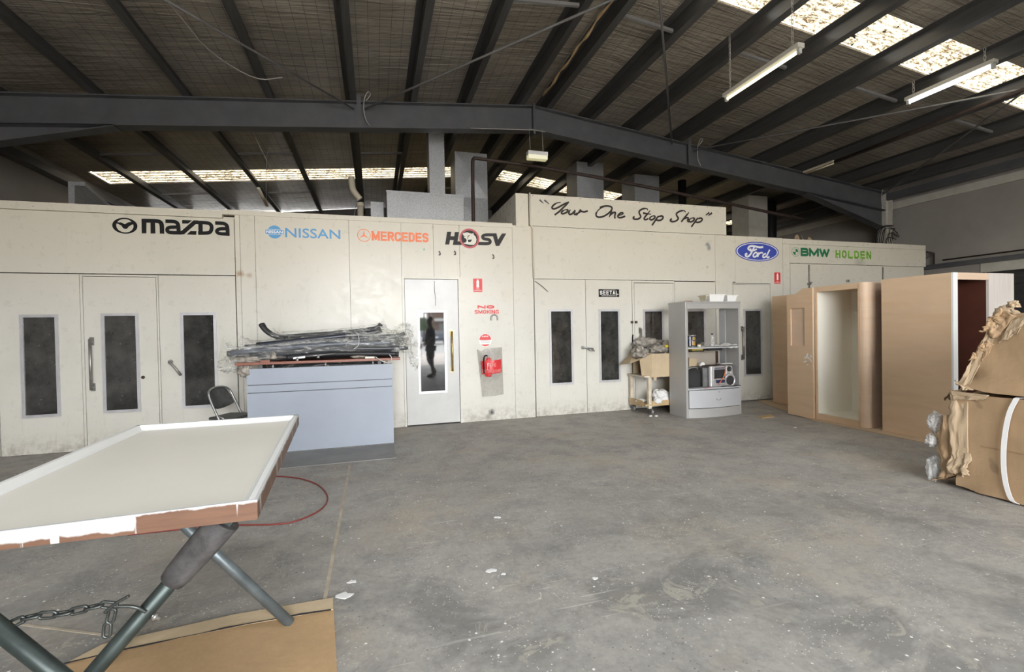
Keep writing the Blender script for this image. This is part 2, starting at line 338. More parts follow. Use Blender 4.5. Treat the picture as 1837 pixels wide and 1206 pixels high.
def m_front_edge():
    # timber edge with ragged white primer run over it: the coating reaches right over the edge at the left end
    s = NT('timber_edge_with_primer_runs'); x = s.xyz()
    n1 = s.noise(14, 4, .6, s.map((1, 1, .35))); wood = s.mix(s.noise(9, 4, .6, s.map((.8, 6, 8))), (.085, .042, .026), (.20, .105, .062))
    top = s.ramp(s.mth('ADD', x[2], s.mth('MULTIPLY', n1, .030)), 0.034, .039)
    leftc = s.mth('MULTIPLY', s.ramp(s.mth('ADD', x[0], s.mth('MULTIPLY', n1, .08)), .305, .30), s.ramp(s.mth('ADD', x[2], s.mth('MULTIPLY', s.noise(7, 4, .6, s.map((1, 1, .2))), .05)), .008, .014))
    lo = s.mth('MULTIPLY', s.ramp(s.noise(22, 3, .6, s.map((1, 1, .08))), .61, .64), .85)
    f = s.mth('MAXIMUM', s.mth('MAXIMUM', top, leftc), lo)
    return s.fin(s.mix(f, wood, (.52, .52, .515)), .5, 0, .4)

M = dict(
    booth=m_booth(), floor=m_floor(), foil=m_foil(), sheet=m_sky('dirty_translucent_sheet', (.016, .010, .0045), (.155, .130, .088)), sheet_added=m_sky('added_translucent_sheet', (.32, .31, .285), (.42, .41, .38), False), galv=m_galv(), glass=m_glass_dark('dusty_black_glass', .22), mirror=m_glass_dark('clean_dark_glass', .04),
    steel_dark=pm('charcoal_painted_steel', (.105, .107, .112), .45, .2, .15, 3), purlin=pm('dull_galvanised_purlin', (.085, .084, .082), .45, .4, .2, 4, stretch=(6, .5, 6)),
    alu=pm('aluminium_trim', (.60, .60, .62), .4, .4, .08, 8), door_white=pm('white_door_enamel', (.60, .60, .59), .25, 0, .05, 4),
    wall=pm('grey_painted_wall', (.30, .275, .25), .8, 0, .12, 1.1, .1), wall_dark=pm('dark_block_wall', (.14, .13, .125), .85, 0, .2, 1.4), cream_steel=pm('cream_steel', (.5, .48, .42), .5, 0, .1, 5),
    black=pm('black_paint', (.008, .008, .008), .6, 0, .1, spec=.25), ink=pm('dark_brown_ink', (.038, .031, .026), .6, 0, .1, spec=.25), blue=pm('light_blue_vinyl', (.09, .33, .62), .4, 0, .06), orange=pm('orange_vinyl', (.88, .20, .06), .4, 0, .05),
    red=pm('red_vinyl', (.72, .045, .05), .4, 0, .06), dred=pm('dull_red_vinyl', (.52, .09, .10), .4, 0, .06), white=pm('white_vinyl', (.86, .86, .84), .4, 0, .03), char=pm('charcoal_vinyl', (.045, .042, .04), .6, 0, .08, spec=.25),
    royal=pm('royal_blue_vinyl', (.055, .085, .42), .35, 0, .06), green=pm('dark_green_vinyl', (.02, .17, .075), .4, 0, .08), lime=pm('streaky_lime_spray_paint', (.17, .42, .03), .5, 0, .55, 26, stretch=(1, 1, .35)), cream=pm('cream_vinyl', (.76, .73, .64), .4, 0, .03),
    counter=pm('blue_grey_laminate', (.335, .375, .445), .45, 0, .05, 2), redwood=pm('red_stained_timber', (.27, .10, .065), .4, 0, .15, 8), bar=pm('blue_black_enamel', (.03, .036, .052), .18, 0, .2, 6), barlite=pm('slate_grey_enamel', (.085, .10, .13), .22, 0, .2, 6),
    wrap=m_plastic('crumpled_clear_film', (.80, .80, .78), .30, .12, (.3, 1, 1.2), .9, .85, 11, .48, .72), bag=m_plastic('clear_bag_film', (.50, .48, .45), .42, .15, bump=.15, var=.12, cs=5), wrapw=m_plastic('milky_film', (.78, .79, .80), .28, .2, (.25, 1, 1.2), .9, .75, 11, .48, .74), foamw=m_plastic('white_foam_wrap', (.85, .86, .87), .75, .4),
    silver=pm('silver_lacquer', (.43, .425, .415), .42, .25, .06, 2), silver_in=pm('pale_silver_laminate', (.46, .47, .49), .5, .1, .05, 2), ply=m_ply(), ply2=m_ply('pale_plywood', (.66, .49, .355)), plyedge=m_ply('ply_floor_sheet', (.50, .38, .26)), inside=pm('cream_laminate', (.86, .845, .76), .45, 0, .03, 1),
    wine=pm('dark_red_brown_laminate', (.085, .028, .018), .5, 0, .2, 2), grain=pm('whitewashed_timber', (.62, .57, .53), .5, 0, .06, 5, stretch=(8, 8, .6)), whitew=pm('white_primed_timber', (.80, .80, .80), .5, 0, .03, 3),
    primer=pm('off_white_primer', (.66, .625, .56), .38, 0, .03, 1.5), primer_lip=pm('white_primer', (.68, .675, .66), .4, 0, .03, 4), edge=m_front_edge(), card=m_card(), card_floor=m_card('floor_cardboard', (.46, .31, .17), False), card_box=m_card('tan_cardboard', (.53, .42, .28), False), cardin=m_card('pale_torn_cardboard', (.43, .325, .215), False),
    tube=pm('green_grey_steel_tube', (.045, .058, .055), .42, .55, .3, 12), tube_lt=pm('zinc_tube', (.16, .19, .205), .42, .6, .2, 14), foam=pm('dark_foam_sleeve', (.055, .052, .052), .75, 0, .5, 22, .4, 40), chain=pm('blackened_chain', (.07, .078, .075), .38, .7, .3, 25),
    chrome=pm('worn_chrome', (.42, .42, .42), .35, .8, .1, 10), vinyl=pm('dusty_black_vinyl', (.07, .07, .068), .45, 0, .4, 14, .2), brass=pm('brass', (.50, .38, .16), .35, .8, .3, 14), ali_worn=pm('worn_alloy', (.34, .33, .31), .4, .7, .25, 12),
    cordred=pm('dull_red_hose', (.20, .035, .03), .55), rod=pm('grey_rod', (.22, .215, .21), .5, .3), wire=pm('grey_white_wire', (.42, .40, .37), .6), brown=pm('rusty_brown_pipe', (.055, .035, .028), .6, .2, .3, 10), pvc=pm('ivory_pvc', (.62, .56, .44), .4, 0, .06), pale=pm('pale_paint', (.5, .5, .48), .6),
    cream_tim=pm('chipped_cream_timber', (.58, .51, .40), .6, 0, .2, 9), shelfwood=pm('yellowed_board', (.48, .34, .18), .6, 0, .15, 8), dirtybag=pm('dusty_grey_sheet', (.30, .272, .235), .5, 0, .55, 16, .9, 22), cloth=pm('white_cloth', (.74, .73, .72), .8, 0, .06, 8), poly=pm('white_polystyrene', (.82, .82, .80), .8, 0, .03), kraft=pm('old_cream_tray', (.62, .56, .42), .7),
    dkplastic=pm('black_plastic', (.022, .023, .026), .5, 0, .2), cone=pm('dark_speaker_cone', (.03, .03, .032), .55), bright=pm('bright_silver_plastic', (.58, .58, .59), .3, .5, .05), navy=pm('navy_label', (.02, .03, .09), .4), gold=pm('gold_label', (.42, .25, .06), .4), water=m_plastic('clear_bottle', (.92, .95, .98), .25, .08), paper=pm('creased_paper', (.70, .69, .66), .7, 0, .1, 14),
    skin=pm('skin', (.22, .13, .09), .5), shirt=pm('dark_shirt', (.03, .032, .038), .8), shorts=pm('dark_shorts', (.035, .035, .04), .8), shoe=pm('dark_shoe', (.04, .04, .045), .5), hair=pm('dark_hair', (.02, .016, .013), .6),
    asphalt=pm('pale_street', (.50, .47, .44), .9, 0, .2, 2), apron=pm('pale_concrete_apron', (.66, .58, .51), .9, 0, .12, 1), brick=pm('brown_brick', (.14, .09, .07), .9, 0, .2, 4), carp=pm('car_paint', (.06, .075, .10), .25, .3), leaf=pm('dark_leaves', (.03, .06, .02), .7, 0, .5, 4), tyre=pm('tyre', (.02, .02, .02), .8),
    slat=pm('dark_roller_door', (.05, .05, .052), .6, .2, .15, 3), tubeA=m_emit('warm_tube', (1.0, .92, .60), 1.5), tubeB=m_emit('cool_tube', (.84, .93, 1.0), 7), lampw=m_emit('emergency_diffuser', (1.0, .93, .45), .35), joint=pm('dusty_beige_joint', (.42, .36, .28), .8, 0, .2, 8), smoke=pm('black_scuff', (.03, .03, .03), .8),
)
# ------------------------------------------------------------------ the setting
YB = 8.2; XA = 2.9; ZT = 5.52; SL, SR = .094, .114; X0, X1, Y0, Y1 = -6.05, 12.1, FRONT_Y, 15.8
def zroof(x, off=0.0): return ZT+off-(SL*(XA-x) if x < XA else SR*(x-XA))
def struct(name, mb, m, parent=None, **k):
    o = mb.build(name, m, parent, **k)
    if parent is None: o['kind'] = 'structure'
    return o
struct('floor', B(X0-.2, X1+.2, Y0-.3, Y1+.2, -.12, 0), M['floor'])
# roof blanket in strips, with the translucent sheets between them
mb = MB()
def strip(mb, xa, xb, ya, yb, off, t=.03):
    mb.hexa([(xa, ya, zroof(xa, off)), (xb, ya, zroof(xb, off)), (xb, yb, zroof(xb, off)), (xa, yb, zroof(xa, off))], [(xa, ya, zroof(xa, off+t)), (xb, ya, zroof(xb, off+t)), (xb, yb, zroof(xb, off+t)), (xa, yb, zroof(xa, off+t))])
OFF = .205
for ya, yb in ((Y0-.2, .2), (1.7, 12.0), (12.85, Y1+.1)): strip(mb, X0-.2, XA-.14, ya, yb, OFF)
for ya, yb in ((Y0-.2, -1.2), (.3, 4.35), (5.0, 12.0), (12.85, Y1+.1)): strip(mb, XA+.14, X1+.2, ya, yb, OFF)
strip(mb, X0-.2, -5.75, 12.0, 12.85, OFF); strip(mb, 11.6, X1+.2, 12.0, 12.85, OFF); strip(mb, XA+.14, 3.1, 4.35, 5.0, OFF); strip(mb, X0-.2, -3.4, .2, 1.7, OFF); strip(mb, 8.4, X1+.2, -1.2, .3, OFF); strip(mb, 2.6, XA-.14, .2, 1.7, OFF); strip(mb, XA+.14, 3.2, -1.2, .3, OFF); strip(mb, 10.9, X1+.2, 4.35, 5.0, OFF)
mb.box(XA-.16, XA+.16, Y0-.2, Y1+.1, ZT+.19, ZT+.27)
struct('ceiling', mb, M['foil'])
def skylight(n, xa, xb, ya, yb, m='sheet'):
    nr = 4.0*(yb-ya)/.65
    def fn(u, v):
        x = xa+(xb-xa)*u; y = ya-.03+(yb-ya+.06)*v
        rib = max(0, math.cos(2*PI*nr*v))**3
        return (x, y, zroof(x, OFF+.04)+.028*rib)
    o = struct('window_%d' % n, MB().grid(fn, 24, int(nr*16)), M[m])
skylight(1, -5.75, XA-.14, 12.0, 12.85); skylight(2, XA+.14, 11.6, 12.0, 12.85); skylight(3, 3.1, 10.9, 4.35, 5.0); skylight(4, -3.4, 2.6, .2, 1.7, 'sheet_added'); skylight(5, 3.2, 8.4, -1.2, .3, 'sheet_added')  # last two are added sheets out of view, brightening floor and panel from above

# outer walls
struct('wall_left', B(X0-.2, X0, Y0, Y1, 0, 4.9), M['wall'])
mb = B(X1, X1+.2, Y0, Y1, 2.46, 4.72); mb.box(X1, X1+.2, 6.5, Y1, 0, 2.46); mb.box(X1, X1+.2, Y0, 2.6, 0, 2.46)
struct('wall_right', mb, M['wall'])
mb = MB().prism([(X0-.2, 0), (X1+.2, 0), (X1+.2, 4.8), (XA, 5.74), (X0-.2, 4.8)], 'y', Y1, Y1+.2)
struct('wall_back', mb, M['wall_dark'])
mb = B(X0-.2, DOOR_X0, Y0-.2, Y0, 0, 4.9); mb.box(DOOR_X1, X1+.2, Y0-.2, Y0, 0, 4.4)
mb.prism([(X0-.2, DOOR_Z), (X1+.2, DOOR_Z), (X1+.2, 4.8), (XA, 5.74), (X0-.2, 4.8)], 'y', Y0-.2, Y0)
struct('wall_front', mb, M['wall'])
# side wall: steel header over the dark roller door, eaves members
mb = B(X1-.10, X1, 2.4, 7.6, 2.59, 2.68); mb.box(X1-.12, X1-.02, 2.4, 7.6, 2.665, 2.685); struct('trim_1', mb, M['steel_dark'])
struct('trim_2', B(X1-.02, X1+.15, 2.6, 6.5, 2.40, 2.59), M['cream_steel'])
d = empty('door_1', (X1+.1, 4.55, 0), kind='structure')
mb = MB()
for k in range(25): mb.prism([(X1+.06, k*.1), (X1+.09, k*.1+.05), (X1+.06, k*.1+.1), (X1+.12, k*.1+.1), (X1+.12, k*.1)], 'y', 2.6, 6.5)
mb.build('roller_curtain', M['slat'], d)
B(X1-.04, X1+.02, 6.42, 6.5, 0, 2.4).build('guide_rail', M['steel_dark'], d)
MB().tube([(X1+.03, 5.75, 1.93), (X1-.02, 5.75, 1.93), (X1-.02, 5.55, 1.93), (X1+.03, 5.55, 1.93)], .016, 8).build('handle', M['black'], d)
mb = MB()
for xx in (X0+.12, X1-.22): mb.box(xx-.1, xx+.1, Y0, Y1, zroof(xx)-.16, zroof(xx)-.02)
struct('trim_3', mb, M['steel_dark'])
struct('trim_4', B(X1-.06, X1, Y0, Y1, zroof(X1)-.34, zroof(X1)-.18), M['cream_steel'])
struct('trim_5', MB().tube([(X1-.05, 2.4, 2.76), (X1-.05, 7.15, 2.76)], .014, 8), M['brown'])
# saw-cut lines in the slab
struct('trim_6', B(-.292, -.272, 1.2, 5.25, 0, .002), M['joint'])
mb = MB().hexa([(-3.4, 3.72, 0), (-1.05, 2.52, 0), (-1.045, 2.532, 0), (-3.4, 3.735, 0)], [(-3.4, 3.72, .002), (-1.05, 2.52, .002), (-1.045, 2.532, .002), (-3.4, 3.735, .002)])
struct('trim_7', mb, M['joint'])

# ---- the booth front: panels with real joints, door leaves in real openings
G = .004
mb = MB()
def pan(xa, xb, za, zb, y=7.0, t=.05): mb.box(xa+G/2, xb-G/2, y, y+t, za, zb)
pan(-5.2, -1.765, 2.197, 2.945)                                       # header over the left doors
pan(-1.76, -1.70, 0, 3.0); pan(-1.70, -1.52, 0, 3.0); pan(-1.52, -.32, 0, 3.0)
pan(-.32, .40, 0, 3.0); pan(.40, .87, 2.215, 3.0); pan(.87, 1.262, 2.215, 3.0); pan(1.262, 2.103, 0, 3.0); pan(2.103, 2.44, 0, 3.04)
pan(2.44, 5.91, 2.208, 3.04); pan(5.91, 6.345, 2.18, 3.04); pan(5.91, 6.285, 0, 2.18); pan(6.345, 7.44, 2.18, 3.04); pan(7.145, 7.44, 0, 2.18); pan(6.285, 6.345, 2.17, 2.2)
pan(7.445, 7.61, 0, 2.93); pan(7.61, 11.28, 2.575, 2.93); pan(7.445, 11.28, 2.935, 3.03)
mb.box(-5.2, -1.9, 6.985, 7.05, 2.95, 3.045); mb.box(-1.9, 2.103, 6.985, 7.05, 3.0, 3.065)   # capping strips
mb.box(.400, .43, 6.985, 7.05, 0, 2.18); mb.box(1.228, 1.263, 6.985, 7.05, 0, 2.18); mb.box(.400, 1.263, 6.985, 7.05, 2.18, 2.214)
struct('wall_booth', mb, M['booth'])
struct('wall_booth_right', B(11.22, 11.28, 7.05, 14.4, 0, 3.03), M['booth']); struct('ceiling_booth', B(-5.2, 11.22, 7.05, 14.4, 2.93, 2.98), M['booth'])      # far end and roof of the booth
struct('wall_booth_interior', B(-5.2, 11.2, 7.6, 7.65, 0, 2.9), M['black'])
mb = MB()
for x in (-3.9, -3.1, -2.3, -.9, .1, 1.6, 3.3, 4.6, 5.6, 6.8, 8.3, 9.6, 10.8):
    for z in (2.99,): mb.box(x, x+.012, 6.981, 6.99, z-.004, z+.004)
struct('trim_8', mb, M['ali_worn'])
# raised bulkhead carrying the slogan
mb = B(2.39, 6.15, 6.99, 8.9, 3.045, 3.545); mb.box(2.165, 2.372, 6.99, 8.9, 3.02, 3.545)
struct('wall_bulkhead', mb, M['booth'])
mb = MB()
for k in range(14): mb.lathe([(.008, 0), (.006, -.006)], (2.45+k*.275, 6.99, 3.525), 'y', 8)
struct('trim_9', mb, M['ali_worn'])

def window(parent, xa, xb, za, zb, y, fr=.035, pane='glass', cut=None):
    mb = MB()
    mb.box(xa, xa+fr, y-.012, y, za, zb); mb.box(xb-fr, xb, y-.012, y, za, zb); mb.box(xa+fr, xb-fr, y-.012, y, za, za+fr); mb.box(xa+fr, xb-fr, y-.012, y, zb-fr, zb)
    for k in range(3):
        for x in (xa+fr*.4, xb-fr*.4): mb.lathe([(.006, 0), (.005, -.004)], (x, y-.012, za+.12+(zb-za-.24)*k/2), 'y', 8)
    mb.build('window_frame', M['alu'], parent)
    B(xa+fr, xb-fr, y-.002, y+.006, za+fr, zb-fr).build('window_pane', M[pane], parent)
def leaf(parent, xa, xb, za, zb, win=None, y=6.998, m='booth'):
    mb = MB()
    if win:
        wa, wb, wc, wd = win[0]+.02, win[1]-.02, win[2]+.02, win[3]-.02
        for q in ((xa, wa, za, zb), (wb, xb, za, zb), (wa, wb, za, wc), (wa, wb, wd, zb)): mb.box(q[0], q[1], y, y+.045, q[2], q[3])
    else: mb.box(xa, xb, y, y+.045, za, zb)
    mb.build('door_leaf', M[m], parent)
def pull(parent, x, za, zb, y=6.998, m='brass', dx=0):
    mb = MB().tube([(x, y-.045, za+.02), (x+dx, y-.045, zb-.02)], .016, 10)
    for z, xx in ((za+.05, x), (zb-.05, x+dx)): mb.tube([(xx, y, z), (xx, y-.05, z)], .018, 8); mb.box(xx-.024, xx+.024, y-.006, y, z-.05, z+.05)
    mb.build('door_handle', M[m], parent)
def door(n, xa, xb, za, zb, win=None, pane='glass', m='booth', y=6.998):
    d = empty('door_%d' % n, ((xa+xb)/2, 7.0, 0), kind='structure'); leaf(d, xa, xb, za, zb, win, y, m)
    if win: window(d, *win, y, pane=pane)
    return d
door(2, -5.15, -4.29, .005, 2.185)
d = door(3, -4.277, -3.473, .005, 2.185, (-4.068, -3.69, .447, 1.692))
d = door(4, -3.437, -2.672, .02, 2.155, (-3.262, -2.865, .452, 1.702))
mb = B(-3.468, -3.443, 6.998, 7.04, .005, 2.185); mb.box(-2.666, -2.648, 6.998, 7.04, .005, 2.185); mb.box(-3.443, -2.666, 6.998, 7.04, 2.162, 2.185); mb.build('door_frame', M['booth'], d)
pull(d, -3.362, .735, 1.405, m='ali_worn'); MB().lathe([(.02, 0), (.02, -.01), (.008, -.012)], (-2.837, 6.998, .884), 'y', 12).build('lock_cylinder', M['brown'], d)
d = door(5, -2.642, -1.77, .005, 2.185, (-2.413, -2.0, .455, 1.704))
mb = MB().tube([(-2.535, 6.998, 1.07), (-2.53, 6.94, 1.068), (-2.50, 6.93, 1.045), (-2.455, 6.93, .985), (-2.40, 6.93, .895)], [.014, .013, .014, .014, .017], 8)
mb.lathe([(.03, 0), (.026, -.012)], (-2.535, 6.998, 1.07), 'y', 12); mb.build('door_handle', M['ali_worn'], d)
d = door(6, .436, 1.22, .02, 2.172, (.608, 1.035, .473, 1.717), 'mirror', 'door_white', 6.99)
pull(d, 1.112, .775, 1.416, 6.99); MB().tube(chaikin([(.87, 6.988, 2.15), (.868, 6.986, 2.0), (.885, 6.986, 1.9), (.88, 6.988, 1.78)], 2), .003, 5).build('hanging_wire', M['brown'], d)
d = door(7, 2.452, 3.338, .005, 2.2, (2.69, 3.105, .492, 1.718))
d = door(8, 3.346, 4.2, .005, 2.2, (3.572, 3.966, .494, 1.713))
mb = MB().tube([(3.27, 6.99, 1.085), (3.27, 6.95, 1.085), (3.33, 6.94, 1.08), (3.44, 6.94, 1.06)], .014, 8); mb.tube([(3.36, 6.99, 1.06), (3.36, 6.95, 1.06), (3.40, 6.94, 1.04), (3.46, 6.94, 1.03)], .011, 8); mb.tube([(3.3, 6.96, 1.08), (3.37, 6.96, 1.06)], .01, 6)
mb.lathe([(.03, 0), (.026, -.012)], (3.275, 6.998, 1.085), 'y', 12); mb.build('door_handle', M['chrome'], d)
MB().tube(chaikin([(2.46, 6.99, 2.17), (2.56, 6.97, 2.1), (2.68, 6.985, 2.0)], 2), .004, 5).build('loose_wire', M['black'], d)
d = door(9, 4.25, 5.016, .02, 2.155, (4.41, 4.817, .494, 1.705))
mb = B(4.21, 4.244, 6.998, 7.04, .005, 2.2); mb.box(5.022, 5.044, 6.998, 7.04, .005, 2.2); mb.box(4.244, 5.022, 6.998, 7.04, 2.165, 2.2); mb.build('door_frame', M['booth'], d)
pull(d, 4.345, .75, 1.40, m='ali_worn')
mb = MB()
for x in (4.19, 4.27): mb.box(x-.018, x+.018, 6.97, 6.998, 1.47, 1.51)
mb.build('latch_stop', M['brown'], d)
MB().tube(chaikin([(4.205, 6.985, 1.28), (4.19, 6.98, 1.2), (4.215, 6.985, 1.08), (4.205, 6.985, .98)], 2), .011, 6).build('seal_strip', M['black'], d)
d = door(10, 5.052, 5.9, .005, 2.19, (5.27, 5.68, .49, 1.70))
d = door(11, 6.305, 7.128, .015, 2.15, (6.515, 6.93, .46, 1.702))
mb = B(6.29, 6.3, 6.99, 7.04, 0, 2.168); mb.box(7.133, 7.143, 6.99, 7.04, 0, 2.168); mb.box(6.29, 7.143, 6.99, 7.04, 2.155, 2.168); mb.build('door_frame', M['booth'], d)
pull(d, 6.475, .765, 1.39, m='ali_worn')
for n, (a, b) in ((12, (7.618, 8.055)), (13, (8.063, 10.0)), (14, (10.008, 11.215))):
    d = door(n, a, b, .005, 2.565)
    if n < 14:
        x = b+.004; mb = MB().tube([(x, 6.975, 2.54), (x, 6.975, 2.1)], .009, 8); mb.box(x-.03, x+.03, 6.96, 6.998, 2.16, 2.2); mb.box(x-.012, x+.05, 6.955, 6.975, 2.19, 2.215); mb.build('bolt_rod', M['ali_worn'], d)
B(9.02, 9.07, 6.96, 7, 2.22, 2.27).build('catch', M['ali_worn'], d)
# ------------------------------------------------------------------ roof frame, ducts and services
def ibeam(mb, pts_top, d0, wd, y):      # tapered I section whose top follows pts_top [(x, z)], depth list d0
    n = len(pts_top)
    for i in range(n-1):
        (xa, za), (xb, zb) = pts_top[i], pts_top[i+1]; da, db = d0[i], d0[i+1]; t = .016
        for (a0, a1, w2) in ((0, t, wd/2), (None, None, wd/2), ('w', 'w', .006)):
            if a0 == 0: b = [(xa, za-t), (xb, zb-t), (xb, zb), (xa, za)]
            elif a0 is None: b = [(xa, za-da), (xb, zb-db), (xb, zb-db+t), (xa, za-da+t)]
            else: b = [(xa, za-da+t), (xb, zb-db+t), (xb, zb-t), (xa, za-t)]
            mb.hexa([(p[0], y-w2, p[1]) for p in b], [(p[0], y+w2, p[1]) for p in b])
r = empty('roof_beam', (XA, YB, zroof(XA)-.45), 'charcoal steel roof beam spanning the whole shed above the cream booth', 'beam')
mb = MB(); xs = [-5.9, XA, 11.72]; ibeam(mb, [(x, zroof(x)) for x in xs], [.44, .445, .44], .2, YB); mb.build('beam_body', M['steel_dark'], r)
for xa, xb in ((-5.9, -3.55), (11.72, 9.35)):
    mb = MB(); ibeam(mb, [(xa, zroof(xa)-.43), (xb, zroof(xb)-.43)], [.42, .02], .2, YB); mb.build('haunch', M['steel_dark'], r)
mb = B(XA-.02, XA+.02, YB-.1, YB+.1, zroof(XA)-.52, zroof(XA)+.04); mb.build('apex_plate', M['steel_dark'], r)
for x in (-.17, 6.25):
    mb = B(x-.035, x+.035, YB-.108, YB-.1, zroof(x)-.43, zroof(x)+.1)
    for z in (-.38, -.05): mb.lathe([(.014, 0), (.012, -.012)], (x, YB-.108, zroof(x)+z), 'y', 6)
    mb.build('fly_brace_plate', M['steel_dark'], r)
for nm, x, lb in (('steel_column', 11.83, 'pale steel column carrying the roof beam against the right wall'), ('steel_column', -5.85, 'dark steel column under the roof beam end at the left wall')):
    mb = B(x-.11, x-.094, YB-.1, YB+.1, 0, zroof(x)-.02); mb.box(x+.094, x+.11, YB-.1, YB+.1, 0, zroof(x)-.02); mb.box(x-.094, x+.094, YB-.006, YB+.006, 0, zroof(x)-.02)
    r = empty(nm, (x, YB, 0), lb, 'column'); mb.build('shaft', M['cream_steel'] if x > 0 else M['steel_dark'], r)
    B(x-.14, x+.14, YB-.14, YB+.14, 0, .02).build('foot_plate', M['steel_dark'], r); B(x-.11, x+.11, YB-.1, YB+.1, zroof(x)-.02, zroof(x)).build('cap_plate', M['steel_dark'], r)
ordn = ['first', 'second', 'third', 'fourth', 'fifth', 'sixth', 'seventh', 'eighth', 'ninth']
PX = [-5.0, -3.83, -2.68, -1.53, -.3, .68, 1.62, 2.62, 3.14, 4.02, 4.98, 5.98, 7.08, 8.18, 9.3, 10.5, 11.5]
for x in PX:
    zb = zroof(x)+.002; s = -1 if x < XA else 1; t = .008; wf = .095; hh = .2
    # z-section: web, bottom flange with lip, top flange
    mb = MB(); P = lambda pts: mb.prism(pts, 'y', Y0, Y1)
    dz = (SL if x < XA else -SR)
    def q(a, b): return (x+a, zb+b+dz*a)
    P([q(-.004, 0), q(.004, 0), q(.004, hh), q(-.004, hh)]); P([q(.004, 0), q(s*wf if s > 0 else wf, 0), q(wf, t), q(.004, t)]); P([q(wf-.006, t), q(wf, t), q(wf, .022), q(wf-.006, .022)])
    P([q(-wf, hh-t), q(-.004, hh-t), q(-.004, hh), q(-wf, hh)])
    k = sorted([p for p in PX if (p < XA) == (x < XA)], key=lambda p: abs(p-XA)).index(x)
    tag(mb.build('roof_purlin', M['purlin'], loc=(x, YB, zb)), '%s roof purlin to the %s of the ridge, running front to back above the beam' % (ordn[k], 'left' if x < XA else 'right'), 'purlin', 'roof purlins')
# bridging bars between purlins
for i, (xa, xb, y, lb) in enumerate([(1.62, 2.62, 5.53, 'grey bridging bar close to the ridge on its left side, nearer than the beam'), (3.14, 4.02, 5.53, 'grey bridging bar just right of the ridge, nearer than the beam'), (4.98, 5.98, 5.53, 'grey bridging bar beside the left hanging tube light'), (7.08, 8.18, 5.48, 'grey bridging bar beyond the right tube light, between two purlins'), (9.3, 10.5, 5.48, 'grey bridging bar near the right wall, above the diagonal rods'),
     (-5.0, -3.83, 10.65, 'bridging bar at the far left end, in front of the rear skylight'), (-2.68, -1.53, 10.65, 'bridging bar in front of the rear skylight above the second lettering'), (-.3, .68, 10.65, 'bridging bar in front of the rear skylight, left of the thin galvanised duct'), (-5.0, -3.83, 13.3, 'bridging bar at the far left, behind the rear skylight'), (-2.68, -1.53, 13.4, 'bridging bar behind the rear skylight, above the small hanging lamp batten'), (1.62, 2.62, 13.4, 'bridging bar behind the rear skylight, right of the big duct')]):
    mb = MB().hexa([(xa+.1, y-.02, zroof(xa+.1)+.05), (xb-.005, y-.02, zroof(xb)+.05), (xb-.005, y+.02, zroof(xb)+.05), (xa+.1, y+.02, zroof(xa+.1)+.05)], [(xa+.1, y-.02, zroof(xa+.1)+.09), (xb-.005, y-.02, zroof(xb)+.09), (xb-.005, y+.02, zroof(xb)+.09), (xa+.1, y+.02, zroof(xa+.1)+.09)])
    tag(mb.build('bridging_bar', M['rod'], loc=((xa+xb)/2, y, zroof((xa+xb)/2)+.05)), lb, 'bar', 'roof bridging bars')
def rod(name, pts, r, m, lb, cat, group=None):
    return tag(MB().tube(pts, r, 8).build(name, M[m], loc=pts[0]), lb, cat, group)
rz = -.02
def rp(x, y, o=rz): return (x, y, zroof(x)+o)
rod('brace_rod', [rp(-.25, 8.1, -.14), rp(-3.2, 4.4)], .014, 'rod', 'thin diagonal rod under the roof, running from the left beam plate towards the near left', 'rod', 'roof brace rods')
rod('brace_rod', [rp(-.08, 8.1, -.14), (1.2, 6.95, 5.3), (XA, 5.2, 5.46), rp(3.9, 4.1)], .017, 'rod', 'long pale diagonal rod under the roof, crossing the ridge from the left beam plate', 'rod', 'roof brace rods')
rod('brace_rod', [rp(5.83, 8.1, -.1), rp(3.3, 4.8), rp(2.95, 4.3)], .017, 'rod', 'steep pale rod under the roof, meeting the beam between ridge and right wall', 'rod', 'roof brace rods')
rod('brace_rod', [rp(6.33, 8.1, -.12), rp(9.2, 4.4), rp(10.4, 2.8)], .015, 'rod', 'diagonal rod under the roof passing just below the right tube light', 'rod', 'roof brace rods')
rod('brace_rod', [rp(11.6, 8.1, -.1), rp(9.3, 4.5), rp(8.4, 3.1)], .015, 'rod', 'diagonal rod under the roof near the right wall, sloping up to the skylight', 'rod', 'roof brace rods')
rod('ceiling_wire', chaikin([rp(-2.2, 5.2, .0), rp(-2.02, 6.2, -.04), rp(-1.95, 6.78, -.06), rp(-1.55, 7.45, -.07), rp(-1.2, 7.45, 0)], 2), .007, 'wire', 'thin pale wire drooping in a loop under the left side of the roof', 'wire')
for x, lb in ((-.08, 'looped cable hanging over the beam at the left plate'), (6.42, 'looped cable hanging over the beam right of the ridge'), (11.55, 'pale looped cable at the right end of the beam beside the column')):
    z = zroof(x); rod('beam_cable', chaikin([(x+.02, 8.06, z-.02), (x+.12, 8.05, z+.1), (x+.05, 8.04, z+.14), (x-.02, 8.06, z-.05), (x, 8.08, z-.3), (x+.08, 8.08, z-.42)], 2), .007, 'wire', lb, 'cable', 'cables looped over the beam')
rod('beam_conduit', [(XA-1.2, 8.09, zroof(XA-1.2)-.44), (XA, 8.09, 5.06), (XA+.2, 8.08, 5.04)], .008, 'wire', 'thin wire running along the lower edge of the beam near the ridge', 'wire')
rod('ridge_vent_strip', [(XA+.12, y, ZT+.1+.02*math.sin(y*9)) for y in [2.5+.14*k for k in range(40)]], [.012+.008*((k*7) % 3) for k in range(40)], 'shelfwood', 'ragged strip of torn lining hanging along the ridge', 'lining')
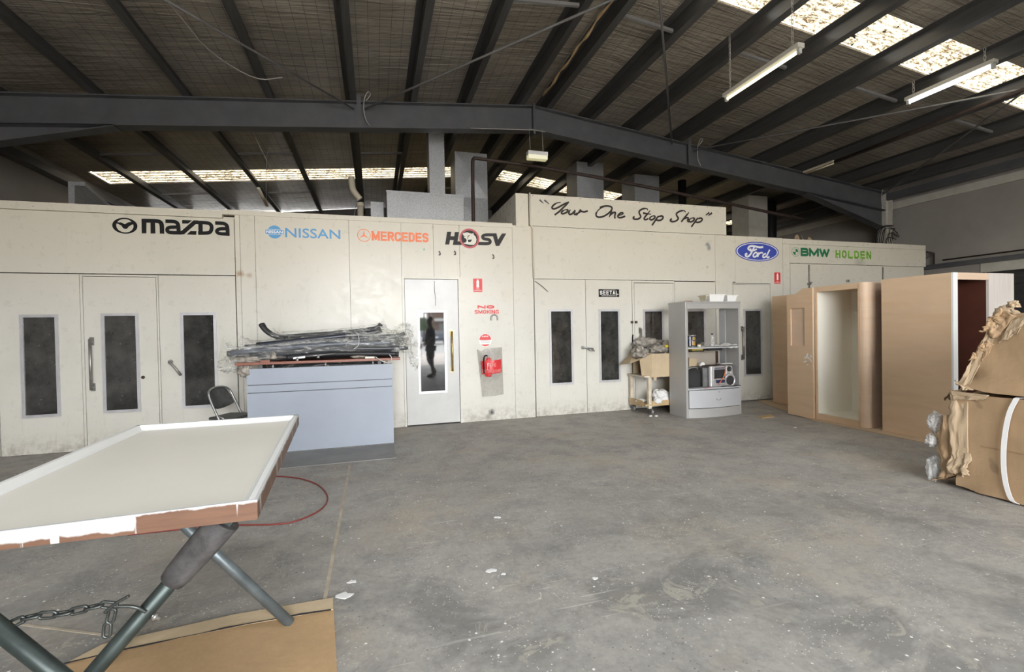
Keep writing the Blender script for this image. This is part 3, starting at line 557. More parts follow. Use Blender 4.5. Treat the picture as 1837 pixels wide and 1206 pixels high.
# fluorescent battens on chains
def tubelight(x, z, ya, yb, em, lb, w2=.05, chains=True):
    r = empty('tube_light', (x, (ya+yb)/2, z), lb, 'light', 'hanging tube lights')
    B(x-w2, x+w2, ya, yb, z+.03, z+.085).build('fitting_body', M['cream_steel'], r, .006)
    MB().tube([(x, ya+.05, z), (x, yb-.05, z)], .019, 12).build('lamp_tube', M[em], r)
    for y in (ya+.03, yb-.03): B(x-.02, x+.02, y-.018, y+.018, z-.03, z+.03).build('lamp_holder', M['pale'], r)
    if chains:
        for y in (ya+.12, yb-.1):
            mb = MB(); zt = zroof(x)+.12; n = max(2, int((zt-z-.085)/.045))
            for k in range(n):
                zc = z+.085+(zt-z-.085)*(k+.5)/n; h = (zt-z-.085)/n*.68; u = (k % 2)
                mb.tube([(x+(0 if u else h*.4*math.cos(a)), y+(h*.4*math.cos(a) if u else 0), zc+h*math.sin(a)) for a in [2*PI*j/8 for j in range(8)]], .003, 5, True)
            mb.build('hanging_chain', M['wire'], r)
tubelight(4.80, 4.575, 4.225, 5.445, 'tubeA', 'left of the two lit tube lights, warm white, hung on long chains')
tubelight(7.93, 4.77, 4.09, 5.17, 'tubeB', 'right of the two lit tube lights, cool and brighter, close under the skylight')
r = empty('batten_light', (9.2, 7.7, zroof(9.2)-.1), 'unlit yellowed batten light under a purlin near the right end of the beam', 'light')
B(9.15, 9.25, 7.35, 8.05, zroof(9.2)-.06, zroof(9.2)-.02).build('fitting_body', M['kraft'], r); MB().tube([(9.2, 7.38, zroof(9.2)-.08), (9.2, 8.02, zroof(9.2)-.08)], .015, 10).build('lamp_tube', M['kraft'], r)
r = empty('batten_light', (-1.9, 9.4, 3.9), 'small unlit batten light hanging askew in front of the rear skylight', 'light')
MB().tube([(-1.9, 9.1, 3.97), (-1.9, 9.75, 3.83)], .03, 8, sq=.7).build('fitting_body', M['kraft'], r); MB().tube([(-1.9, 9.72, 3.86), (-1.9, 9.72, 4.25), (-1.88, 9.9, zroof(-1.9)+.1)], .004, 5).build('suspension_wire', M['wire'], r)
rod('ceiling_wire', [rp(-2.0, 8.6, 0), (-1.75, 9.6, 4.4), (-1.3, 10.4, 3.0)], .004, 'wire', 'thin slack wire dropping past the small hanging batten to the booth roof', 'wire')
r = empty('emergency_light', (2.92, 8.05, 4.5), 'small boxed emergency light hanging from the beam apex, glowing pale yellow', 'light')
B(2.73, 3.11, 7.98, 8.12, 4.57, 4.64).build('housing', M['white'], r, .006); B(2.735, 3.105, 7.985, 8.115, 4.50, 4.57).build('diffuser', M['lampw'], r, .008)
for x in (2.79, 3.04): MB().tube([(x, 8.05, 4.64), (x, 8.09, 5.09)], .004, 6).build('suspension_wire', M['wire'], r)
# ducts on the booth roof
r = empty('plenum_box', (1.0, 9.2, 2.98), 'low galvanised box on the booth roof with a narrow duct rising from it', 'duct')
B(.27, 1.715, 8.95, 9.75, 2.98, 4.03).build('box_body', M['galv'], r, .004); mb = B(.262, 1.723, 8.94, 8.96, 3.99, 4.035); mb.build('box_flange', M['galv'], r)
B(1.075, 1.375, 9.05, 9.4, 4.03, zroof(1.2)+.15).build('riser_duct', M['galv'], r, .004)
tag(B(-.02, .22, 9.4, 9.9, 2.98, 3.93).build('side_duct', M['galv'], loc=(.1, 9.6, 2.98)), 'small grey duct stub just left of the galvanised box', 'duct')
def bigduct(xa, xb, y, zt, lb, m='galv', taper=0, crease=True):
    r = empty('roof_duct', ((xa+xb)/2, y+.3, 2.98), lb, 'duct', 'roof ducts')
    mb = B(xa, xb, y, y+.62, 2.98, 3.5); zz = [3.52, 4.3, zt] if crease else [3.52, zt]
    mb.box(xa-.012, xb+.012, y-.012, y+.632, 3.5, 3.52)
    for a, b in zip(zz, zz[1:]):
        if crease:    # cross-broken sheet: a shallow pyramid on the face
            c = ((xa+xb)/2, y-.03, (a+b)/2); f = [(xa, y, a), (xb, y, a), (xb, y, b), (xa, y, b)]
            mb.add(f+[c], [(0, 1, 4), (1, 2, 4), (2, 3, 4), (3, 0, 4)])
            mb.box(xa, xb, y+.001, y+.62, a, b)
        else: mb.box(xa, xb, y, y+.62, a, b)
    mb.build('duct_body', M[m], r)
    return r
bigduct(1.745, 2.455, 10.0, 5.28, 'tall galvanised duct with cross-creased face, left of the slogan bulkhead')
bigduct(4.70, 5.40, 10.2, zroof(5)+.1, 'galvanised duct rising behind the middle of the slogan bulkhead')
bigduct(6.25, 6.95, 10.2, zroof(6.6)+.1, 'second galvanised duct behind the right part of the slogan bulkhead', crease=False)
rod('flexible_duct', [(7.55, 10.1, 2.98), (7.55, 10.1, zroof(7.5)+.1)], .1, 'black', 'black round pipe rising behind the right end of the slogan bulkhead', 'duct')
tag(B(9.52, 10.14, 10.0, 10.6, 2.98, zroof(9.8)+.1).build('roof_duct', M['cream_steel'], loc=(9.8, 10.3, 2.98)), 'beige square duct standing on the booth roof right of the bulkhead', 'duct', 'roof ducts')
rod('black_riser', [(10.34, 10.1, 2.98), (10.34, 10.1, zroof(10.3)+.05)], .14, 'black', 'dark round riser beside the beige square duct', 'duct')
mb = MB().prism([(8.9, 2.98), (10.6, 2.98), (10.6, 3.45), (8.9, 3.84)], 'x', -4.52, -4.44); mb.prism([(8.9, 3.78), (8.9, 3.84), (10.6, 3.45), (10.6, 3.39)], 'x', -4.44, -4.3)
tag(mb.build('sheet_metal_panel', M['galv'], loc=(-4.48, 9.5, 2.98)), 'sloping galvanised sheet standing on the booth roof at the far left', 'panel')
rod('brown_pipe', chaikin([(1.835, 8.65, 2.98), (1.84, 8.65, 4.55), (1.86, 8.65, 4.66), (1.95, 8.65, 4.66), (3.54, 8.6, 4.56), (6.66, 8.6, 4.24), (9.75, 8.6, 3.88)], 1), .035, 'brown', 'rusty brown pipe rising by the tall duct then running right behind the beam', 'pipe')
rod('brown_pipe', [rp(9.12, 3.6, -.05), rp(9.2, 7.35, -.05)], .03, 'brown', 'rusty brown pipe under the roof running back from the skylight at the far right', 'pipe')
r = empty('vent_pipe', (-.2, 9.0, 2.98), 'broken ivory plastic vent pipe on the booth roof, upper length dangling loose', 'pipe')
MB().tube([(-.2, 9, 2.98), (-.2, 9, 3.76)], .055, 14).build('lower_pipe', M['pvc'], r); MB().tube([(-.2, 9, 3.72), (-.2, 9, 3.79)], .064, 14).build('pipe_cap', M['pvc'], r)
MB().tube(chaikin([(-.345, 9, 4.25), (-.34, 9, 4.06), (-.30, 9, 3.97), (-.2, 9, 3.85)], 2), .055, 14).build('upper_pipe', M['pvc'], r); MB().tube([(-.25, 8.96, 3.86), (-.33, 8.96, 3.45)], .004, 5).build('tie_wire', M['wire'], r)
rod('conduit', [(2.395, 6.975, 3.56), (2.395, 6.975, 3.06), (2.435, 6.975, 3.0), (2.437, 6.975, 2.21)], .014, 'pvc', 'thin cream conduit running down the booth joint left of the slogan', 'pipe')
# odds and ends on top of the booth
random.seed(5)
for k, (dx, lb) in enumerate(((0, 'torn cardboard scrap on top of the booth, left one above the round roundel sign'), (.22, 'torn cardboard scrap on top of the booth, upright right one'))):
    def fn(u, v, k=k, dx=dx): return (8.95+dx+.22*u+.03*math.sin(9*v+k), 8.0+.12*v+.05*nz((u*3, v*3, k)), 2.985+.42*v*(.7+.3*math.sin(5*u+k*2))+.03*nz((u*5, v*2, 3)))
    tag(MB().grid(fn, 8, 8, False).build('cardboard_scrap', M['cardin'], loc=(9+dx, 8, 2.98), solid=.008), lb, 'cardboard')
r = empty('wire_bundle', (11.35, 7.7, 3.03), 'spray of loose dark wires curling over the right end of the booth top', 'wires')
for k in range(11):
    a = .15+.07*k; L = .5+.35*random.random(); x = 10.75+.05*k
    MB().tube(chaikin([(x, 7.7, 3.0), (x+.12*a, 7.7, 3.0+L*.45), (x+.35*a+.1, 7.7+.02*k, 3.0+L*.75), (x+.5+.3*a, 7.7+.03*k, 3.0+L*(.85-.03*k))], 2), .008, 5).build('wire', M['black'], r)
r = empty('wall_rack', (11.6, 7.4, 2.69), 'rusty angle frame bracket beside the booth end, standing on the wall header', 'bracket')
MB().tube([(11.35, 7.3, 3.0), (12.02, 7.3, 2.93), (12.02, 7.3, 2.69)], .02, 6).build('frame', M['brown'], r); MB().tube([(11.5, 7.3, 2.69), (12.0, 7.3, 2.91)], .012, 6).build('diagonal', M['steel_dark'], r)
SCRIPT = [[(2.926,3.443),(2.854,3.431),(2.782,3.377),(2.768,3.335),(2.816,3.329),(2.897,3.367),(2.988,3.422),(3.07,3.455)],[(3.07,3.455),(2.969,3.362),(2.887,3.283),(2.815,3.234)],[(3.023,3.332),(2.965,3.316),(2.926,3.272),(2.953,3.255),(3.022,3.282),(3.059,3.321),(3.023,3.332)],[(3.092,3.336),(3.058,3.279),(3.076,3.25),(3.131,3.274),(3.179,3.331)],[(3.179,3.331),(3.154,3.272),(3.174,3.255),(3.219,3.286)],[(3.279,3.346),(3.196,3.244)],[(3.219,3.276),(3.275,3.322),(3.326,3.306),(3.402,3.329)],[(3.707,3.421),(3.606,3.373),(3.542,3.292),(3.56,3.237),(3.651,3.238),(3.766,3.296),(3.848,3.377),(3.841,3.425),(3.749,3.434),(3.673,3.419),(3.619,3.396)],[(3.84,3.356),(3.788,3.245)],[(3.8,3.268),(3.872,3.334),(3.916,3.333),(3.89,3.273),(3.899,3.228)],[(3.939,3.275),(4.036,3.305),(4.056,3.333),(4.008,3.334),(3.948,3.283),(3.957,3.249),(4.016,3.248),(4.09,3.28)],[(4.524,3.4),(4.518,3.432),(4.434,3.427),(4.353,3.379),(4.362,3.332),(4.395,3.288),(4.351,3.244),(4.271,3.233),(4.232,3.255),(4.268,3.282)],[(4.574,3.4),(4.471,3.288),(4.445,3.248),(4.479,3.234),(4.535,3.26)],[(4.432,3.348),(4.589,3.337)],[(4.634,3.314),(4.572,3.29),(4.555,3.247),(4.602,3.238),(4.657,3.271),(4.67,3.306),(4.634,3.314)],[(4.732,3.319),(4.673,3.237),(4.602,3.146)],[(4.698,3.279),(4.777,3.322),(4.834,3.31),(4.813,3.261),(4.745,3.233),(4.69,3.246)],[(5.28,3.405),(5.266,3.437),(5.175,3.427),(5.089,3.377),(5.106,3.33),(5.143,3.292),(5.087,3.242),(5.003,3.227),(4.962,3.252),(5.0,3.283)],[(5.353,3.409),(5.257,3.31),(5.193,3.235)],[(5.219,3.268),(5.3,3.319),(5.347,3.311),(5.312,3.262),(5.346,3.238)],[(5.429,3.319),(5.364,3.294),(5.346,3.249),(5.395,3.241),(5.454,3.274),(5.467,3.308),(5.429,3.319)],[(5.532,3.324),(5.47,3.244),(5.394,3.153)],[(5.493,3.282),(5.58,3.326),(5.636,3.311),(5.607,3.263),(5.535,3.238),(5.479,3.248)],[(5.778,3.428),(5.701,3.376)],[(5.836,3.424),(5.756,3.372)]]
QOPEN = [[(2.563,3.461),(2.629,3.409)],[(2.644,3.463),(2.724,3.405)]]
FORD = [[(6.982,2.856),(6.888,2.842),(6.775,2.869),(6.682,2.866),(6.629,2.825),(6.653,2.79),(6.709,2.809)],[(6.785,2.865),(6.733,2.78),(6.683,2.703),(6.623,2.662),(6.577,2.677),(6.572,2.712),(6.615,2.724)],[(6.671,2.775),(6.746,2.78),(6.834,2.813)],[(6.815,2.755),(6.766,2.728),(6.739,2.682),(6.772,2.66),(6.829,2.684),(6.852,2.73),(6.815,2.755)],[(6.882,2.751),(6.847,2.665)],[(6.863,2.705),(6.915,2.752),(6.973,2.744)],[(7.041,2.736),(6.984,2.719),(6.961,2.672),(6.998,2.657),(7.06,2.695)],[(7.13,2.81),(7.068,2.714),(7.056,2.67),(7.09,2.659),(7.121,2.684)]]
HSVP = [[(1.079,2.895),(1.142,2.898),(1.108,2.703),(1.045,2.701)],[(1.196,2.896),(1.259,2.898),(1.235,2.758),(1.298,2.755),(1.297,2.703),(1.162,2.699)],[(1.125,2.83),(1.197,2.829),(1.187,2.772),(1.116,2.772)],[(1.789,2.9),(1.846,2.903),(1.869,2.803),(1.935,2.903),(2.005,2.906),(1.887,2.708),(1.833,2.704),(1.791,2.849)]]
HSVS = [[(1.827,2.877),(1.663,2.873),(1.625,2.851),(1.625,2.821),(1.656,2.806),(1.718,2.804),(1.745,2.783),(1.742,2.755),(1.714,2.736),(1.549,2.735)]]
LION = [[(1.313,2.878),(1.35,2.89),(1.386,2.899),(1.423,2.885),(1.459,2.881),(1.483,2.892),(1.485,2.867),(1.514,2.838),(1.528,2.796),(1.518,2.747),(1.487,2.711),(1.419,2.71),(1.34,2.722),(1.321,2.735),(1.359,2.742),(1.375,2.772),(1.366,2.799),(1.339,2.813),(1.33,2.843)]]
LIOND = [[(1.335,2.844),(1.361,2.831),(1.342,2.828)],[(1.39,2.784),(1.458,2.792),(1.441,2.757),(1.401,2.746)],[(1.391,2.845),(1.422,2.857),(1.419,2.846),(1.4,2.833),(1.396,2.791),(1.39,2.794)]]
HSVR = [[(1.419,2.806),(1.573,2.812),(1.422,2.957)]]
MAZP = [[(-2.805,2.898),(-2.751,2.901),(-2.756,2.714),(-2.806,2.712)],[(-2.709,2.856),(-2.659,2.859),(-2.658,2.717),(-2.711,2.714)],[(-2.359,2.903),(-2.248,2.904),(-2.295,2.859),(-2.361,2.857)],[(-2.312,2.718),(-2.269,2.764),(-2.201,2.765),(-2.206,2.717)],[(-2.386,2.725),(-2.385,2.755),(-2.363,2.769),(-2.232,2.905),(-2.179,2.907),(-2.187,2.877),(-2.345,2.716)]]
MAZS = [[(-2.802,2.873),(-2.633,2.879),(-2.597,2.862),(-2.585,2.828),(-2.586,2.717)],[(-2.545,2.879),(-2.442,2.88),(-2.413,2.862),(-2.403,2.828),(-2.402,2.733)],[(-2.403,2.81),(-2.503,2.804),(-2.527,2.784),(-2.528,2.753),(-2.505,2.733),(-2.364,2.736)],[(-2.217,2.879),(-2.073,2.882),(-2.035,2.862),(-2.023,2.823),(-2.037,2.765),(-2.068,2.745),(-2.183,2.74)],[(-2.153,2.874),(-2.154,2.73)],[(-1.984,2.882),(-1.887,2.883),(-1.855,2.866),(-1.841,2.831),(-1.842,2.719)],[(-1.842,2.813),(-1.936,2.808),(-1.966,2.786),(-1.966,2.76),(-1.937,2.741),(-1.843,2.743)]]
MAZE = [[(-3.074,2.835),(-3.026,2.825),(-2.995,2.805),(-2.982,2.776),(-2.967,2.804),(-2.935,2.827),(-2.886,2.844)],[(-2.983,2.801),(-2.862,2.807),(-2.98,2.896)]]
# ------------------------------------------------------------------ painted and stuck signs on the booth front
YS = 6.9965
def sign(loc, lb, cat='sign', group=None): return empty('wall_sign', (loc[0], 7.0, loc[1]), lb, cat, group)
def mid(l): return (l[0][0], l[0][1])
# first marque
r = sign((-2.46, 2.8), 'black winged oval emblem and heavy black lettering above the leftmost doors')
mb = MB()
for p in MAZP: mb.poly(p, YS)
for i, p in enumerate(MAZS): mb.ribbon(p, (.050, .046, .044, .046, .050, .046, .044)[i], YS, 2)
mb.build('lettering', M['black'], r)
c, ex, ez = MAZE[1]; mb = MB().ring(c[0], c[1], ex[0]-c[0]+.012, ez[1]-c[1]+.005, .042, .016, YS)
p = chaikin([(a, b, 0) for a, b in MAZE[0]], 1); mb.ribbon(MAZE[0], [.02, .035, .045, .05, .045, .035, .02], YS, 2); mb.build('emblem', M['black'], r)
# second
r = sign((-.91, 2.79), 'light blue lettering with blue disc and bar emblem, on the second panel')
text_mb('NISSAN', -1.145, -.435, 2.726, 2.858, YS, .01).build('lettering', M['blue'], r)
e = MB().disc(-1.277, 2.793, .088, .088, YS).build('emblem', M['blue'], r)
B(-1.396, -1.158, YS-.001, YS, 2.757, 2.829).build('emblem_border', M['cream'], e); B(-1.390, -1.164, YS-.002, YS, 2.763, 2.823).build('emblem_bar', M['blue'], e); text_mb('NISSAN', -1.38, -1.174, 2.773, 2.813, YS-.003, .03).build('bar_lettering', M['white'], e)
# third
r = sign((.3, 2.79), 'orange lettering with three pointed star in a ring, on the third panel')
strokes('MERCEDES', -.012, .80, 2.724, 2.86, YS, .030, .008).build('lettering', M['orange'], r)
mb = MB().ring(-.116, 2.793, .092, .092, .009, .009, YS); st = []
for k in range(6):
    a = PI/2+k*PI/3; q = .078 if k % 2 == 0 else .014; st.append((-.116+q*math.cos(a), 2.793+q*math.sin(a)))
cx = (-.116, YS, 2.793); mb.add([(a, YS, b) for a, b in st]+[cx], [(k, (k+1) % 6, 6) for k in range(6)]); mb.build('emblem', M['orange'], r)
# fourth
r = sign((1.5, 2.8), 'charcoal slanted letters with a red ringed white emblem between them')
mb = MB()
for p in HSVP[:3]: mb.poly(p, YS)
mb.build('lettering', M['char'], r)
mb = MB().poly(HSVP[3], YS); mb.ribbon(HSVS[0], .048, YS, 2); mb.build('lettering', M['char'], r)
c, ex, ez = HSVR[0]; R = ex[0]-c[0]; R2 = ez[1]-c[1]
mb = MB().disc(c[0], c[1], R-.01, R2-.01, YS-.0012); e = mb.build('emblem', M['char'], r); MB().ring(c[0], c[1], R, R2, .028, .028, YS-.002).build('emblem_ring', M['dred'], e); MB().poly(LION[0], YS-.0022).build('emblem_figure', M['cream'], e)
mb = MB()
for p in LIOND: mb.poly(p, YS-.003)
mb.build('emblem_shading', M['char'], e)
# slogan
r = sign((4.35, 3.3), 'dark brown brush script slogan in quotation marks on the raised bulkhead')
YB2 = 6.9865; mb = MB()
for p in SCRIPT: mb.ribbon(p, [.018]+[.030]*4+[.02] if len(p) > 2 else [.036, .014], YB2, 2)
mb.build('lettering', M['ink'], r)
mb = MB()
for p in QOPEN: mb.ribbon(p, [.034, .012], YB2)
mb.build('faded_quotation_mark', M['steel_dark'], r)
# oval, roundel and spray paint
r = sign((6.85, 2.765), 'royal blue oval badge with flowing white script inside a white rim')
MB().disc(6.85, 2.765, .495, .182, YS, 64).build('oval_plate', M['royal'], r); MB().ring(6.85, 2.765, .472, .164, .02, .012, YS-.001, 64).build('rim', M['white'], r)
mb = MB()
for i, p in enumerate(FORD): mb.ribbon(p, .036 if i < 2 else .030, YS-.0015, 2)
mb.build('lettering', M['white'], r)
r = sign((8.1, 2.79), 'dark green lettering beside a small quartered green roundel')
strokes('BMW', 7.875, 8.60, 2.712, 2.87, YS, .046, .01).build('lettering', M['green'], r)
e = MB().ring(7.752, 2.788, .098, .09, .006, .006, YS, 40).build('emblem', M['green'], r)
MB().ring(7.752, 2.788, .066, .06, .004, .004, YS, 40).build('emblem_inner_ring', M['green'], e)
mb = MB().disc(7.752, 2.788, .064, .058, YS-.0005, 12, 0, PI/2); mb.disc(7.752, 2.788, .064, .058, YS-.0005, 12, PI, 1.5*PI); mb.build('emblem_quarters', M['green'], e)
r = sign((9.2, 2.77), 'rough lime green spray painted lettering at the right end of the booth')
strokes('HOLDEN', 8.752, 9.70, 2.70, 2.855, YS, .036, .035).build('lettering', M['lime'], r)
mb = MB()
for x, l in ((8.80, .03), (9.0, .02), (9.17, .02), (9.33, .03), (9.45, .055), (9.47, .03), (9.62, .02), (9.69, .025)): mb.box(x, x+.008, YS-.001, YS, 2.70-l, 2.74)
mb.build('paint_runs', M['lime'], r)
# safety signs
def firesign(xa, xb, za, zb, lb):
    r = sign(((xa+xb)/2, (za+zb)/2), lb, 'sign', 'fire extinguisher signs')
    B(xa, xb, 6.993, 6.998, za, zb).build('sign_plate', M['red'], r); w_, h = xb-xa, zb-za; cx = (xa+xb)/2
    MB().poly([(cx-w_*.15, za+h*.32), (cx+w_*.15, za+h*.32), (cx+w_*.15, za+h*.80), (cx+w_*.07, za+h*.88), (cx+w_*.1, za+h*.93), (cx-w_*.1, za+h*.93), (cx-w_*.07, za+h*.88), (cx-w_*.15, za+h*.80)], 6.9925).build('extinguisher_symbol', M['white'], r)
    mb = text_mb('FIRE', cx-w_*.16, cx+w_*.16, za+h*.19, za+h*.26, 6.9925, .02); q = text_mb('EXTINGUISHER', xa+w_*.06, xb-w_*.06, za+h*.06, za+h*.14, 6.9925, .02); mb.add(q.v, q.f); mb.build('lettering', M['white'], r)
firesign(1.464, 1.603, 1.991, 2.196, 'red fire extinguisher sign with white symbol beside the middle door'); firesign(7.238, 7.376, 2.175, 2.386, 'red fire extinguisher sign with white symbol below the blue oval badge')
r = sign((1.67, 1.72), 'red NO SMOKING lettering between the fire sign and the bagged extinguisher')
mb = strokes('NO', 1.522, 1.79, 1.735, 1.786, YS, .021, .012); q = strokes('SMOKING', 1.475, 1.86, 1.655, 1.714, YS, .0135, .008); mb.add(q.v, q.f); mb.build('lettering', M['red'], r)
r = sign((1.635, 1.248), 'round red and white service sticker just above the bagged extinguisher')
MB().disc(1.635, 1.248, .102, .102, YS).build('sticker', M['white'], r); mb = MB().disc(1.635, 1.248, .094, .094, YS-.001, 24, .05, PI-.05); a0, a1 = PI*1.25, PI*1.75
mb.poly([(1.635+.094*math.cos(a0+(a1-a0)*k/12), 1.248+.094*math.sin(a0+(a1-a0)*k/12)) for k in range(13)], YS-.001); mb.build('red_segments', M['red'], r)
mb = text_mb('FIRE', 1.585, 1.685, 1.295, 1.315, YS-.0015, .02); mb.build('lettering', M['white'], r)
mb = MB()
for z in (1.243, 1.228, 1.213): mb.box(1.565, 1.705, YS-.0015, YS-.001, z-.003, z)
mb.build('printed_lines', M['rod'], r)
tag(MB().tube(chaikin([(1.735, 6.985, 1.552), (1.73, 6.985, 1.595), (1.75, 6.985, 1.632), (1.783, 6.985, 1.64), (1.815, 6.985, 1.632), (1.836, 6.985, 1.595), (1.832, 6.985, 1.552)], 2), .012, 8).build('horseshoe', M['ali_worn'], loc=(1.783, 6.985, 1.6)), 'small metal horseshoe fixed below the NO SMOKING lettering', 'horseshoe')
r = sign((3.77, 1.98), 'black maker plate with white serif lettering on the second right-hand door')
B(3.58, 3.957, 6.99, 6.997, 1.918, 2.047).build('sign_plate', M['black'], r)
mb = strokes('SEETAL', 3.598, 3.94, 1.957, 2.022, 6.989, .014, .012)
mb.build('lettering', M['white'], r)
mb = MB()
for x in range(9): mb.box(3.63+.033*x, 3.655+.033*x, 6.9885, 6.989, 1.93, 1.945)
mb.box(3.65, 3.89, 6.9885, 6.989, 2.031, 2.037); mb.build('small_print', M['wire'], r)
# hooks and marks on the panels
for x, z, lb in ((.955, 2.57, 'small bent hook on the panel below the charcoal lettering, left one'), (1.185, 2.58, 'small bent hook on the panel below the charcoal lettering, middle one'), (1.78, 2.54, 'loop of wire on a hook below the charcoal lettering')):
    tag(MB().tube(chaikin([(x, 7, z+.03), (x, 6.96, z+.02), (x+.015, 6.955, z-.03), (x-.01, 6.97, z-.03)], 2), .007, 6).build('hook', M['brown'], loc=(x, 7, z)), lb, 'hook')
# ---- extinguisher in its bag
ex = empty('fire_extinguisher', (1.645, 6.93, .69), 'small red fire extinguisher with black hose hanging inside the clear bag', 'extinguisher')
MB().lathe([(.03, .69), (.055, .695), (.058, .71), (.058, .93), (.05, .965), (.03, .985), (.02, .99)], (1.66, 6.93, 0)).build('cylinder', M['red'], ex)
mb = MB().lathe([(.018, .985), (.02, 1.03), (.012, 1.035)], (1.66, 6.93, 0)); mb.box(1.60, 1.70, 6.92, 6.94, 1.03, 1.042); mb.box(1.61, 1.69, 6.92, 6.94, 1.0, 1.012); mb.build('valve_handle', M['chrome'], ex)
MB().tube(chaikin([(1.65, 6.92, 1.01), (1.60, 6.9, 1.02), (1.575, 6.89, .95), (1.583, 6.89, .75)], 2), .011, 8).build('hose', M['black'], ex)
B(1.63, 1.70, 6.868, 6.874, .80, .90).build('label_band', M['white'], ex)
bagr = empty('extinguisher_bag', (1.7, 6.9, .38), 'clear plastic bag with red band hanging over the small fire extinguisher', 'bag')
def bagf(u, v, d=0):
    x = 1.497+.40*u+.07*(1-v)*(1-u)+.012*u*(1-v); z = .378+.735*v+.022*u*v+.02*u*(1-v)-.035*max(0, v-.93)/.07*math.exp(-((u-.15)/.1)**2)
    y = 6.985-.13*math.sin(PI*u)**.7*(.35+.65*math.exp(-((v-.62)/.3)**2))+.012*nz((u*4, v*5, 1))
    return (x, y-d, z)
MB().grid(bagf, 28, 40).build('bag_film', M['bag'], bagr)
MB().grid(lambda u, v: bagf(.08+.84*u, .475+.275*v, .006), 24, 10).build('red_band', pm('translucent_red_band', (.72, .05, .06), .3, 0, .1), bagr)
mb = MB()
for txt, za, zb, xa, xb in (('FIRE', .845, .895, 1.64, 1.76), ('EXTINGUISHER', .755, .805, 1.56, 1.85)):
    q = text_mb(txt, xa, xb, za, zb, 0, .0)
    for vv in q.v:
        u = (vv.x-1.53)/.37; vv.y = 6.985-.13*math.sin(PI*min(.97, max(.03, u)))**.7*.95-.03
    mb.add(q.v, q.f)
mb.build('lettering', M['dred'] if False else pm('faded_pink_print', (.80, .38, .36), .5), bagr)

# ------------------------------------------------------------------ reception counter and the wrapped bars on it
ct = empty('reception_counter', (-.62, 6.3, 0), 'blue-grey reception counter with red timber rail, standing before the booth', 'counter')
mb = B(-1.44, .205, 6.05, 6.07, 0, .712); mb.box(-1.44, .205, 6.05, 6.07, .722, .804); mb.box(-1.44, .205, 6.05, 6.07, .814, 1.0); mb.build('front_panel', M['counter'], ct); B(-1.43, .195, 6.068, 6.08, .0, .99).build('panel_backing', M['steel_dark'], ct)
mb = B(-1.44, -1.41, 6.074, 6.7, 0, .74); mb.box(.175, .205, 6.074, 6.7, 0, .74); mb.box(-1.44, -1.41, 6.074, 6.12, .74, 1.0); mb.box(.175, .205, 6.074, 6.12, .74, 1.0); mb.build('side_panel', M['counter'], ct)
B(-1.44, .205, 6.074, 6.72, .74, .765).build('worktop', M['counter'], ct, .003)
B(-1.54, .30, 5.99, 6.34, 1.048, 1.078).build('timber_rail', M['redwood'], ct, .004)
for x in (-1.42, -1.16, -.58, -.03): MB().tube([(x, 6.062, .99), (x, 6.062, 1.05)], .012, 10).build('rail_post', M['chrome'], ct)
for x in (-1.3, .05): B(x-.02, x+.02, 6.1, 6.3, .99, 1.048).build('rail_bracket', M['steel_dark'], ct)
for x in (-1.3, .05): B(x-.02, x+.02, 6.26, 6.30, .765, 1.0).build('bracket_post', M['steel_dark'], ct)
def wrapfn(path, r0, seed, fl0=1.0, fl1=1.0):
    P = chaikin(path, 2); n = len(P)
    def fn(u, v):
        t = v*(n-1); i = min(n-2, int(t)); p = P[i].lerp(P[i+1], t-i); d = (P[i+1]-P[i]).normalized(); a = 2*PI*u
        s = Vector((0, 1, 0)); up = d.cross(s).normalized(); s = up.cross(d)
        e = 1+fl0*max(0, 1-v/.14)**1.5+fl1*max(0, (v-.86)/.14)**1.5
        r = r0*e*(1+.45*noise.noise(Vector((math.cos(a)*1.3, math.sin(a)*1.3, v*9+seed)))+.18*noise.noise(Vector((math.cos(a)*3, math.sin(a)*3, v*26+seed))))
        return p+s*math.cos(a)*r+up*math.sin(a)*r*.8
    return fn
